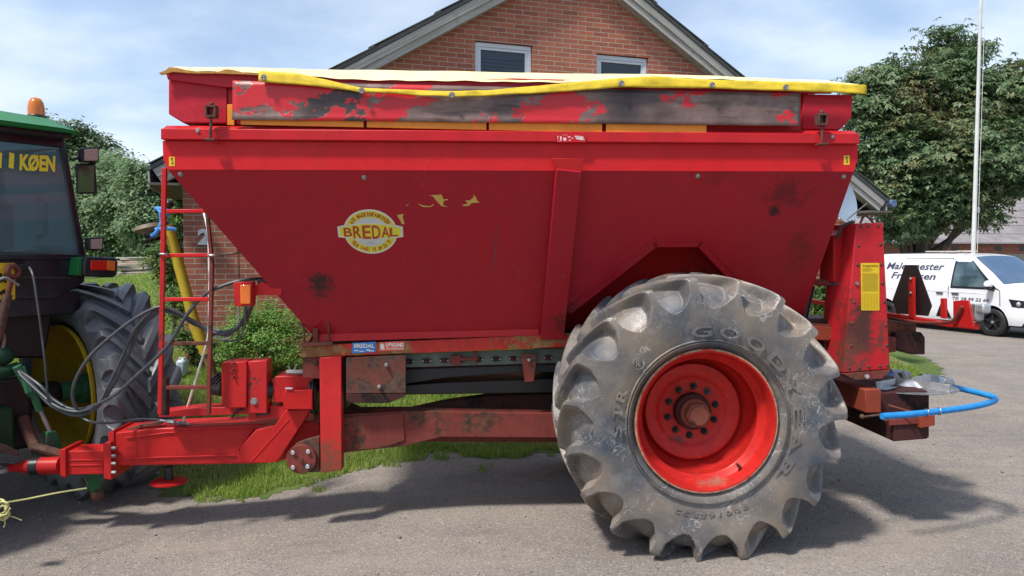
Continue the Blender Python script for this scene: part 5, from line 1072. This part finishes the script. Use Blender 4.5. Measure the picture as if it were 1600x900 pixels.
# satellite dish and flood lamp on the right corner
q=ha(1318,312,-.45)
DI=bpy.data.objects.new('satellite_dish',None); COL.objects.link(DI); DI.location=HF.M@q; DI.rotation_euler=(0,0,HF.yaw); tag(DI,'pale blue-grey satellite dish on the right corner of the house','satellite dish')
mb=MB(); mb.lathe([(.06,0),(.055,.12),(.03,.27),(.0,.38),(-.006,.38),(.02,.27),(.045,.12),(.05,0)],(0,0,0),Vector((-.35,1,-.25)),40); mb.build('dish',plain('dish_grey',(.30,.38,.46),.45,0,.05,4),DI,0,60)
mb=MB(); mb.tube([Vector((0,.06,-.02)),Vector((.0,.4,-.1))],.02,10); mb.tube([Vector((0,.0,-.36)),Vector((.12,-.36,-.08))],.012,8); mb.build('mounting_arm',M['steel'],DI)
q=ha(1326,341,-.15); FL=bpy.data.objects.new('wall_lamp',None); COL.objects.link(FL); FL.location=HF.M@q; FL.rotation_euler=(0,0,HF.yaw); tag(FL,'small white outdoor lamp under the right eave of the house','lamp')
mb=MB(); mb.tube([Vector((0,0,.09)),Vector((.02,-.02,-.07))],.055,14); mb.build('lamp_body',M['white'],FL,.01); mb=MB(); mb.tube([Vector((0,0,.02)),Vector((-.08,.13,.0))],.02,8); mb.build('wall_bracket',M['white'],FL)
# down cable on the wall
# ---------------------------------------------------------------- foliage
def cards(n,pos,nrm,ln,wd,droop=.3,leaflets=1,spread=0,flat=.5):
    """leaf-sized bent quads; pos,nrm (n,3)"""
    out=[]
    up=np.array([0,0,1.0])
    for l in range(leaflets):
        a=rng.uniform(0,2*np.pi,n) if leaflets==1 else (2*np.pi*(l/leaflets)*.82+spread)
        t=np.cross(nrm,up)+1e-3; t/=np.linalg.norm(t,axis=1,keepdims=True); b=np.cross(nrm,t)
        d=t*np.cos(a)[...,None]+b*np.sin(a)[...,None] if not np.isscalar(a) else t*np.cos(a)+b*np.sin(a)
        d=d+nrm*.15; d[:,2]-=droop*rng.uniform(.5,1.3,n); d/=np.linalg.norm(d,axis=1,keepdims=True)
        s=np.cross(d,nrm); s/=np.linalg.norm(s,axis=1,keepdims=True)+1e-6
        L_=ln*rng.uniform(.7,1.25,n)[:,None]; W_=wd*rng.uniform(.7,1.2,n)[:,None]
        mid=pos+d*L_*.55+nrm*.0; tip=pos+d*L_; tip[:,2]-=L_[:,0]*droop*.3
        out.append(np.stack([pos,mid+s*W_/2,tip,mid-s*W_/2],1))
    V=np.concatenate(out).reshape(-1,3); return V,np.arange(len(V)).reshape(-1,4)
def lobes_pts(lobes,n,shell=.55,seed=3):
    """random points through the outer volume of noisy ellipsoids"""
    w=np.array([l[3]*l[4]*l[5] for l in lobes])**(2/3); w/=w.sum(); idx=rng.choice(len(lobes),n,p=w); Lb=np.array(lobes)[idx]
    d=rng.normal(size=(n,3)); d/=np.linalg.norm(d,axis=1,keepdims=True); r=rng.random(n)**(shell)
    bump=1+.22*np.sin(d[:,0]*5+idx*1.7)*np.cos(d[:,2]*6+idx)+.12*np.sin(d[:,1]*11+d[:,2]*9+idx)
    p=Lb[:,:3]+d*Lb[:,3:6]*(r*bump)[:,None]; nr=d*.8+np.array([0,0,.55])+rng.normal(size=(n,3))*.25; nr/=np.linalg.norm(nr,axis=1,keepdims=True); return p,nr
def mktree(name,base,lobes,n,ln,wd,mat,bark,label,cat='tree',group=None,leaflets=1,droop=.35,trunk_r=.25,shell=.35,clump=None,limb=True):
    T=bpy.data.objects.new(name,None); COL.objects.link(T); T.location=base; tag(T,label,cat,group); b=np.array(base)
    lb=[(l[0]-b[0],l[1]-b[1],l[2]-b[2],l[3],l[4],l[5]) for l in lobes]
    if clump:   # leaves sit in boughs
        k,cr=clump; cp,cn=lobes_pts(lb,k,shell); ids=rng.integers(0,k,n); off=rng.normal(size=(n,3))*cr*np.array([1,1,.45]); p=cp[ids]+off; p[:,2]-=np.abs(off[:,0]+off[:,1])*.25; nr=cn[ids]*.7+rng.normal(size=(n,3))*.35+np.array([0,0,.5]); nr/=np.linalg.norm(nr,axis=1,keepdims=True)
    else: p,nr=lobes_pts(lb,n,shell)
    V,Fq=cards(n,p,nr,ln,wd,droop,leaflets,rng.uniform(0,6.28) )
    quadmesh(V,Fq,'crown',mat,T)
    if limb:
        mb=MB(); top=max(l[2] for l in lb)*.8; cx=sum(l[0] for l in lb)/len(lb)*.5; cy=sum(l[1] for l in lb)/len(lb)*.5
        tr=smoothpath([Vector((0,0,-.3)),Vector((cx*.2,cy*.2,top*.25)),Vector((cx*.7,cy*.7,top*.55)),Vector((cx,cy,top))],4); mb.tube(tr,[trunk_r*(1.25-.95*i/(len(tr)-1)) for i in range(len(tr))],12)
        for l in lb:
            s0=tr[int(len(tr)*min(.8,max(.25,(l[2]-l[5])/max(top,.1)*.6)))]; e=Vector((l[0],l[1],l[2]+l[5]*.5)); md=(s0+e)/2+Vector((0,0,-.1*(e-s0).length)); pth=smoothpath([s0,md,e],4); mb.tube(pth,[trunk_r*(.42-.34*i/(len(pth)-1)) for i in range(len(pth))],8)
        mb.build('trunk',bark,T,0,60)
    return T
BK=plain('bark',(.09,.075,.06),.9,0,.4,5,.6)
def LB(Y,lst,dy=.85):
    out=[]
    for (px,py,rx,ry,off) in lst:
        c=W(px,py,Y+off); k=(Y+off)/F_PX; out.append((c.x,c.y,c.z,rx*k,max(rx,ry)*k*dy,ry*k))
    return out
M['chest']=leafmat('chestnut_leaves',(.085,.15,.07),(.145,.21,.10),(.21,.18,.09),.3,.9,.42)
ches=LB(24,[(1395,150,62,55,-.5),(1470,160,70,60,.2),(1490,85,42,45,.5),(1560,150,62,60,0),(1385,235,60,60,-.8),(1460,250,75,70,-1.2),(1545,240,75,65,-1),(1620,200,50,70,.5),(1395,305,48,42,-1.2),(1470,305,48,28,-1.5),(1545,292,52,28,-1.3),(1420,340,32,26,-1),(1515,328,34,20,-1.2),(1398,360,24,16,-.5),(1440,335,30,20,-.8),(1365,118,28,20,-.3),(1343,165,24,36,-.5),(1590,150,45,48,.3),(1600,262,40,36,-.4)])
def base_at(px,Y): p=W(px,400,Y); return (p.x,Y,float(gz(p.x,Y)))
mktree('chestnut_tree',base_at(1425,24),ches,32000,.155,.068,M['chest'],BK,'large chestnut tree with browning leaves behind the white van','tree',leaflets=5,droop=.55,trunk_r=.28,clump=(760,.29),shell=.33)
M['fol1']=leafmat('dark_tree_leaves',(.07,.12,.06),(.12,.17,.08),None,.3,.5)
M['fol2']=leafmat('pale_tree_leaves',(.15,.23,.12),(.21,.30,.16),None,.45,.5)
mktree('broadleaf_tree',base_at(120,46),LB(46,[(110,205,36,26,0),(60,225,45,40,1),(150,230,30,26,0),(100,260,60,40,0),(40,290,60,50,1),(170,258,25,22,-1),(-30,240,60,50,0)]),26000,.26,.17,M['fol1'],BK,'darker tall tree standing behind the tractor cab roof','tree',trunk_r=.35,clump=(330,.45),shell=.3)
mktree('broadleaf_tree',base_at(165,40),LB(40,[(160,270,38,38,0),(185,300,40,50,-1),(150,330,40,50,0),(180,370,35,35,-.5),(145,390,30,25,0),(205,340,30,40,-1)]),28000,.20,.13,M['fol2'],BK,'paler green tree between the cab mirror and the ladder','tree',trunk_r=.3,clump=(320,.40),shell=.3)
mktree('broadleaf_tree',base_at(232,36),LB(36,[(228,290,34,34,0),(250,320,34,45,0),(225,345,34,36,-.5),(262,370,30,36,.5),(285,300,30,50,1),(222,265,22,16,0)]),26000,.19,.12,M['fol2'],BK,'pale green tree right beside the left eave of the house','tree',trunk_r=.28,clump=(230,.4),shell=.3)
mktree('broadleaf_tree',base_at(-120,44),LB(44,[(-110,250,70,70,0),(-60,320,60,60,0),(-200,280,70,80,1)]),4000,.5,.35,M['fol1'],BK,'dark tree seen through the tractor cab window','tree',trunk_r=.35,clump=(160,.5))
# far treeline
mktree('far_hedge',(-38,70,.4),LB(70,[(x,405,30,16,0) for x in range(-200,330,38)]),9000,.5,.35,M['fol1'],BK,'low dark hedge along the far side of the meadow','hedge',trunk_r=.1,limb=False)
# shrubs
M['bush']=leafmat('bright_bush_leaves',(.14,.28,.06),(.21,.37,.09),None,.4,3)
def gb(px,py): p=gpt(px,py); return p
def shrub(name,base,lobes,n,ln,wd,mat,label,cat='bush',**k): return mktree(name,base,lobes,n,ln,wd,mat,BK,label,cat,trunk_r=.03,**k)
bY=8.7
b0=W(410,560,bY); shrub('bush',(b0.x,bY,float(gz(b0.x,bY))-.02),LB(bY,[(405,520,60,44,0),(375,530,36,34,-.05),(440,535,45,32,-.1),(395,492,38,26,0),(440,500,40,26,0),(500,540,50,30,.1),(352,548,18,18,0)],.7),15000,.036,.018,M['bush'],'bright green rounded bush between the belt boxes and the brick wall',clump=(900,.045),shell=.3,droop=0)
M['weed']=leafmat('hedge_leaves',(.05,.12,.03),(.10,.2,.05),(.16,.17,.05),.3,3)
for (px,py,Y,lst,lab,n) in ((272,480,11.5,[(268,365,18,45,0),(262,420,20,40,0),(275,470,24,40,-.3),(240,400,14,22,0),(285,330,14,30,0)],'tall leafy shrub at the left corner of the house, behind the ladder',6000),(300,545,8.9,[(300,535,22,22,0),(325,540,18,20,0),(285,520,14,18,0)],'low weeds at the foot of the house corner',1500),(1290,470,12.3,[(1286,425,26,26,0),(1288,465,28,26,-.2),(1284,500,26,22,-.3)],'feathery green conifer between the hopper and the rear tower',6000)):
    p=W(px,py,Y); shrub('shrub' if n>1600 else 'weeds',(p.x,Y,float(gz(p.x,Y))-.05),LB(Y,lst,.7),n,.06,.028,M['weed'],lab,'shrub' if n>1600 else 'weeds',clump=(n//18,.05),shell=.35,droop=.1)
# white canister by the corner
p=W(284,545,8.6); CA=bpy.data.objects.new('plastic_canister',None); COL.objects.link(CA); CA.location=(p.x,8.6,float(gz(p.x,8.6))); tag(CA,'pale blue-white plastic canister on the grass behind the ladder','canister')
mb=MB(); mb.box(-.05,.05,-.07,.07,0,.20); mb.build('canister_body',plain('pale_plastic',(.5,.6,.68),.45),CA,.03); mb=MB(); mb.cyl(Vector((.02,0,.19)),Vector((.02,0,.225)),.02); mb.build('cap',M['white'],CA); mb=MB(); mb.tube([Vector((-.035,0,.19)),Vector((-.03,0,.225)),Vector((-.01,0,.225)),Vector((-.005,0,.19))],.007,8); mb.build('handle',M['white'],CA)
# plank pile + red trailer side far left
p=W(210,418,34); PP=thing('plank_pile',Frame((p.x,34,float(gz(p.x,34))),.2),'pale stacked planks in the meadow right of the tractor lamp','planks')
for i in range(11):
    mb=MB(); x=random.uniform(-.1,.1); mb.box(-.7+x,.7+x,-.15+random.uniform(-.1,.1),.5,.0+i*.085,.06+i*.085); mb.build('plank',plain('pale_plank_%d'%i,(.5+random.uniform(-.1,.1),.44,.36),.8),PP,.01).rotation_euler=(0,random.uniform(-.04,.04),random.uniform(-.15,.15))
p=W(232,402,42); TRL=thing('farm_trailer',Frame((p.x,42,float(gz(p.x,42))),.1),'long low red trailer far away at the edge of the trees','trailer')
mb=MB(); mb.box(-1.7,1.7,-.9,.9,.75,1.25); mb.build('trailer_box',M['redworn'],TRL,.02)
for x in (-.8,.8):
    mb=MB(); mb.lathe([(0,0),(0,.4),(.25,.42),(.25,0)],(x,-.95,.42),(0,1,0),20); mb.build('wheel',M['black'],TRL)
# ---------------------------------------------------------------- flagpole
p=W(1521,392,20.5); FPo=thing('flagpole',Frame((p.x,20.5,0)),'tall white flagpole in front of the chestnut tree','flagpole')
mb=MB(); mb.tube([Vector((0,0,0)),Vector((0,0,2.5)),Vector((0,0,11.5))],[.07,.058,.032],16); mb.build('pole',plain('flagpole_white',(.62,.63,.60),.45,0,.1,3),FPo,0,60)
mb=MB(); mb.sphere((0,0,11.55),.09); mb.build('finial',M['zinc'],FPo); mb=MB(); mb.tube([Vector((.09,-.03,1.2)),Vector((.1,-.03,11.3))],.006,6); mb.build('halyard',M['white'],FPo); mb=MB(); mb.box(.06,.12,-.05,0,3.1,3.25); mb.build('cleat',M['zinc'],FPo,.01)
# ---------------------------------------------------------------- barn
BF=Frame((0,0,0),0); bl=W(1350,378,31); br=W(1760,369,34); yawb=math.atan2(br.y-bl.y,br.x-bl.x); BF=Frame((bl.x-6,31-6*math.tan(yawb),0),yawb); L_=30; ze=W(1430,379.5,31.5).z
BA=thing('barn',BF,'long low brick barn with a weathered grey corrugated roof','barn')
mb=MB(); mb.box(0,L_,0,.3,-.2,ze-.05); mb.box(0,.3,.3,9,-.2,ze-.05); mb.box(L_-.3,L_,.3,9,-.2,ze-.05); mb.build('wall',M['brick'],BA)
s=NT('corrugated_cement_roof'); sp=s.n('ShaderNodeSeparateXYZ'); s.l(s.co,sp.inputs[0]); n_=s.noise(1.6,8,.7); c=s.mix(s.ramp(n_,.35,.65),(.19,.175,.18),(.32,.29,.285)); c=s.mix(s.ramp(s.noise(7,7,.7),.55,.7,0,.7),c,(.10,.09,.08)); wv=s.math('SINE',s.math('MULTIPLY',sp.outputs[0],42)); s.bump(wv,.6,.03); s.set(col=c,rough=.9); M['eternit']=s.m
Vs=[];Fs=[]; nr=7; rowsz=[]
for k in range(nr):
    y0,y1=-.35+k*.78,-.35+(k+1)*.78+.12; f=lambda y: ze+(y+.35)*.52
    mbk=None; Vs+= [Vector((-.3,y0,f(y0)+.03)),Vector((L_+.3,y0,f(y0)+.03)),Vector((L_+.3,y1,f(y1)-.0)),Vector((-.3,y1,f(y1)-.0)),Vector((-.3,y0,f(y0)-.02)),Vector((L_+.3,y0,f(y0)-.02))]; b=k*6; Fs+=[(b,b+1,b+2,b+3),(b,b+4,b+5,b+1)]
mb=MB(); mb.add(Vs,Fs); o=mb.build('roof',M['eternit'],BA,0,0)
mb=MB(); yt=-.35+nr*.78; mb.prism([Vector((-.3,yt,ze+(yt+.35)*.52)),Vector((L_+.3,yt,ze+(yt+.35)*.52)),Vector((L_+.3,yt+5.6,ze)),Vector((-.3,yt+5.6,ze))],(0,0,.03)); mb.build('roof',M['eternit'],BA,0,0)
mb=MB(); mb.box(-.3,L_+.3,-.42,-.34,ze-.03,ze+.02); mb.build('gutter',plain('barn_gutter',(.35,.35,.36),.5),BA)
for px in (1458,1493,1560,1598,1640): 
    a=BF.at(px,385,-.01); mb=MB(); mb.box(a.x-.17,a.x+.17,-.012,.05,ze-.33,ze-.13); mb.build('window',DG,BA)
# concrete wall
a=W(1558,397,27); CW=thing('concrete_wall',Frame((a.x,27,0),.05),'pale grey concrete panel wall behind the right end of the van','wall')
for k in range(5): mb=MB(); mb.box(k*1.2+.01,(k+1)*1.2-.01,0,.12,-.1,W(1570,397,27).z); mb.build('wall_panel',plain('concrete_%d'%k,(.36,.34,.30),.9,0,.15,3,.4),CW,.01)
# things on top of the wall line: covered trailer behind the van
# ---------------------------------------------------------------- van
VF0=W(1547,521,17.6); VF=Frame((VF0.x-.0,17.6,0),math.atan2(-.93,.37))
# frame origin is the right front wheel; x forward, y to the left
VA=thing('van',VF,'white panel van with dark lettering on its side, parked before the barn','van')
s=NT('white_car_paint'); s.set(col=(.80,.81,.83),rough=.22,coat=.6); VW_=s.m
zg0=float(gz(VF0.x,17.6)); RW=.34; XR=-3.0; HWv=.97
def top(x):
    T_=[(-4.05,1.10),(-4.02,1.70),(-3.95,1.88),(-3.6,1.94),(-2,1.97),(-.9,1.95),(-.62,1.90),(-.1,1.52),(.28,1.18),(.55,1.08),(.78,.98),(.88,.80),(.93,.6)]
    return float(np.interp(x,[a for a,_ in T_],[b for _,b in T_]))
def bot(x):
    z=.30
    for xa in (0,XR):
        if abs(x-xa)<.41: z=max(z,RW+math.sqrt(max(0,.41**2-(x-xa)**2))-.0)
    return z
def hw(x,z):
    w_=HWv
    if z>1.12: w_-=.17*((z-1.12)/.85)**1.5
    if z<.55: w_-=.05*((.55-z)/.25)**2
    if x>.35: w_-=.30*((x-.35)/.6)**2.2
    if x<-3.8: w_-=.06*((-3.8-x)/.25)**2
    w_-= .05*math.exp(-((top(x)-z)/.06)) if z<=top(x)+.01 else 0
    return w_
xs=sorted(set([round(v,3) for v in list(np.linspace(-4.05,.93,84))+[xa+d for xa in (0,XR) for d in (-.41,-.405,-.38,.38,.405,.41)]])); NZ=18
for sy in (-1,1):
    Vs=[];Fs=[]
    for x in xs:
        t_,b_=top(x),bot(x); b_=min(b_,t_-.03)
        for j in range(NZ+1): u=j/NZ; u=1-(1-u)**1.3; z=b_+(t_-b_)*u; Vs.append(Vector((x,sy*hw(x,z),z)))
    for i in range(len(xs)-1):
        for j in range(NZ): a=i*(NZ+1)+j; Fs.append((a,a+1,a+NZ+2,a+NZ+1) if sy>0 else (a,a+NZ+1,a+NZ+2,a+1))
    if sy==-1: V0,F0=Vs,Fs
    else: V1,F1=Vs,Fs
mb=MB(); mb.add([v+Vector((0,HWv,0)) for v in V0],F0); mb.add([v+Vector((0,HWv,0)) for v in V1],F1)
# roof / bonnet / ends between the two sides
Vs=[];Fs=[]; NY=12
for x in xs:
    for k in range(NY+1): y=-1+2*k/NY; h_=hw(x,top(x)); Vs.append(Vector((x,HWv+y*h_,top(x)+.035*(1-y*y)*(1 if x<.8 else 0))))
for i in range(len(xs)-1):
    for k in range(NY): a=i*(NY+1)+k; Fs.append((a,a+NY+1,a+NY+2,a+1))
mb.add(Vs,Fs)
for x in (xs[0],xs[-1]):
    zs=np.linspace(.3,top(x),8); Vs=[];Fs=[]
    for z in zs:
        for k in range(NY+1): y=-1+2*k/NY; Vs.append(Vector((x+(.06*(1-y*y) if x>0 else -.03*(1-y*y)),HWv+y*hw(x,z),z)))
    for i in range(7):
        for k in range(NY): a=i*(NY+1)+k; Fs.append((a,a+1,a+NY+2,a+NY+1))
    mb.add(Vs,Fs)
body=mb.build('body',VW_,VA,0,40)
def vside(pts,off=.006):   # patch on the visible right side following the body, from a small polygon in (x,z)
    return [Vector((x,HWv-hw(x,z)-off,z)) for x,z in pts]
def vpatch(name,mat,grid,off=.006,parent=VA):  # grid: list of rows of (x,z)
    Vs=[];Fs=[]; m_=len(grid[0])
    for r_ in grid: Vs+=vside(r_,off)
    for i in range(len(grid)-1):
        for j in range(m_-1): a=i*m_+j; Fs.append((a,a+1,a+m_+1,a+m_))
    mb=MB(); mb.add(Vs,Fs); return mb.build(name,mat,parent)
def quadgrid(bl_,br_,tr_,tl_,n=8): 
    g=[]
    for i in range(n+1):
        u=i/n; l=(bl_[0]+(tl_[0]-bl_[0])*u,bl_[1]+(tl_[1]-bl_[1])*u); r_=(br_[0]+(tr_[0]-br_[0])*u,br_[1]+(tr_[1]-br_[1])*u); g.append([(l[0]+(r_[0]-l[0])*k/n,l[1]+(r_[1]-l[1])*k/n) for k in range(n+1)])
    return g
s=NT('van_window_glass'); s.set(col=s.mix(s.ramp(s.noise(1.8,4,.5),.4,.6),(.03,.06,.08),(.12,.18,.20)),rough=.04,spec=.7,coat=.5); VG=s.m  # paler patches in the glass colour are a painted reflection
s=NT('van_windscreen_glass'); s.set(col=(.02,.07,.16),rough=.03,spec=.9,coat=1); VGW=s.m
vpatch('door_window',VG,quadgrid((-1.02,1.17),(-.02,1.17),(-.56,1.78),(-.98,1.78)),.008)
vpatch('window_trim',M['blackplas'],quadgrid((-1.06,1.12),(.10,1.12),(.02,1.17),(-1.06,1.17)),.007)
vpatch('window_trim',M['blackplas'],quadgrid((-.02,1.17),(.16,1.12),(-.56,1.80),(-.62,1.80)),.006)
vpatch('window_trim',M['blackplas'],quadgrid((-1.06,1.17),(-1.02,1.17),(-.98,1.80),(-1.03,1.80)),.006)
# windscreen
Vs=[];Fs=[]; gx=np.linspace(-.60,.20,10)
for x in gx:
    for k in range(11): y=(-1+2*k/10)*.93; h_=hw(x,top(x)); Vs.append(Vector((x+.01,HWv+y*h_,top(x)+.035*(1-y*y)+.010)))
for i in range(9):
    for k in range(10): a=i*11+k; Fs.append((a,a+11,a+12,a+1))
mb=MB(); mb.add(Vs,Fs); mb.build('windscreen',VGW,VA,0,60)
# seams
seam=plain('panel_gap',(.12,.12,.13),.6)
def vline(pts,r=.011): mb=MB(); mb.tube(vside(pts,.001),r,6); return mb
for pts in ([(-1.12,.35),(-1.12,1.1),(-1.1,1.86)],[(.22,.75),(.2,1.1),(.14,1.15)],[(-1.12,.35),(-.45,.35)],[(-2.45,.35),(-2.45,1.86)],[(-1.1,1.86),(-2.45,1.86)]): vline(pts).build('panel_gap',seam,body)
vline([(-3.9,1.02),(-2,1.03),(-.4,1.02),(.5,.98)],.009).build('crease',VW_,body)
for x in (-1.35,-.92): 
    mb=MB(); mb.tube(vside([(x-.09,.98),(x+.09,.98)],.02),.018,8); mb.build('door_handle',M['blackplas'],VA)
mb=MB(); q=vside([(.02,1.24)],.16)[0]; mb.sphere(q,.14,16,10,(.6,.8,.75)); mr=mb.build('mirror',VW_,VA,0,60); mb=MB(); mb.tube([q+Vector((0,.02,-.1)),vside([(.05,1.12)],0)[0]],.035,8); mb.sphere(q+Vector((0,0,-.05)),.13,14,8,(.62,.8,.5)); mb.build('mirror_arm',M['blackplas'],mr)
hl_=vpatch('headlight',M['blackplas'],quadgrid((.50,.74),(.86,.72),(.84,.88),(.42,.92)),.007)
mb=MB(); 
for x in (.62,.78): mb.sphere(vside([(x,.81)],.0)[0],.055,12,8)
s=NT('headlight_reflector'); s.set(col=(.7,.72,.75),rough=.1,metal=.8); mb.build('headlight_reflector',s.m,hl_)
mb=MB(); q=HWv; mb.box(.93,.985,q-.75,q+.75,.30,.55); mb.build('bumper',VW_,VA,.04); mb=MB(); mb.box(.90,.975,q-.5,q+.5,.66,.84); mb.build('grille',M['blackplas'],VA,.02)
mb=MB(); mb.box(.80,.93,.14,2*HWv-.14,.22,.31); mb.box(-3.9,.8,.12,2*HWv-.12,.26,.5); mb.build('underbody',M['black'],VA,.02)
# lettering
def vtext(name,body_,x0,x1,z0,z1,shear=.25,bold=.015,mat=None):
    g=text_fit(body_,abs(x1-x0),z1-z0,shear=shear,bold=bold,ext=0,res=2); Vs=[]
    for v in g[0]: x=(x0+x1)/2+v.x; z=(z0+z1)/2+v.y; Vs.append(Vector((x,HWv-hw(x,z)-.006,z)))
    mb=MB(); mb.add(Vs,g[1]); o=mb.build(name,mat or plain('lettering_grey',(.05,.055,.08),.5),VA,0,0); return o
VT=plain('van_lettering_ink',(.05,.055,.09),.5)
vtext('lettering','Malermester',-3.05,-1.30,1.55,1.74,.25,.02,VT); vtext('lettering','Frandsen',-2.85,-1.5,1.30,1.48,.25,.02,VT); vtext('lettering','Tlf. 28 99 22 60',-1.0,-.05,.82,.90,.2,.015,VT); vtext('lettering','Brædstrup',-.90,-.20,.68,.78,.2,.015,VT)
mb=MB(); 
for (a,b,c_,d) in ((-3.35,1.32,-3.3,1.62),(-3.28,1.45,-3.2,1.7),(-3.42,1.5,-3.36,1.68)): mb.prism(vside([(a,b),(c_,b+.02),(d if 0 else c_+.02,d),(a+.02,d-.05)],.007),(0,.002,0))
mb.build('painted_emblem',plain('faded_red_print',(.6,.12,.14),.5),VA)
# wheels
def vwheel(x,y,flip):
    mb=MB(); s_=1 if not flip else -1
    mb.lathe([(0,.22),(-.01*s_,.30),(.02*s_,.335),(.06*s_,.34),(.18*s_,.34),(.21*s_,.33),(.22*s_,.22)],(x,y,.345),(0,1,0),40); o=mb.build('wheel',M['black'],VA,0,50)
    mb=MB(); mb.lathe([(.015*s_,.225),(.0,.225),(.01*s_,.205),(.09*s_,.195),(.10*s_,0)],(x,y,.345),(0,1,0),36)
    for k in range(5):
        a=R(72*k+20); d=Vector((math.cos(a),0,math.sin(a))); u=Vector((-d.z,0,d.x)); q=Vector((x,y+.03*s_,.345)); mb.prism([q-u*.03,q+d*.2-u*.02,q+d*.2+u*.02,q+u*.03],(0,.03*s_,0))
    mb.build('rim',M['blackplas'],o,.003); mb=MB(); mb.cyl(Vector((x,y+.02*s_,.345)),Vector((x,y+.04*s_,.345)),.03); mb.build('hub_cap',M['zinc'],o)
for x in (0,XR): vwheel(x,.045,False); vwheel(x,2*HWv-.045,True)
mb=MB(); 
for xa in (0,XR):
    Vs=[];Fs=[]; n_=16
    for i in range(n_+1):
        a=math.pi*i/n_; 
        for y in (.06,.55): Vs.append(Vector((xa+.405*math.cos(a),y,RW+.405*math.sin(a))))
    for i in range(n_): Fs.append((2*i,2*i+1,2*i+3,2*i+2))
    mb.add(Vs,Fs); mb.prism([Vector((xa+.405*math.cos(a),.55,RW+.405*math.sin(a))) for a in np.linspace(0,math.pi,14)],(0,.01,0))
mb.build('wheel_housing',M['black'],VA,0,0)
mb=MB(); mb.box(-2.2,-1.2,.5,.62,2.02,2.05); mb.box(-1.6,-1.1,.9,1.0,2.02,2.06); mb.build('roof_rack',plain('pale_batten',(.5,.46,.4),.6),VA)
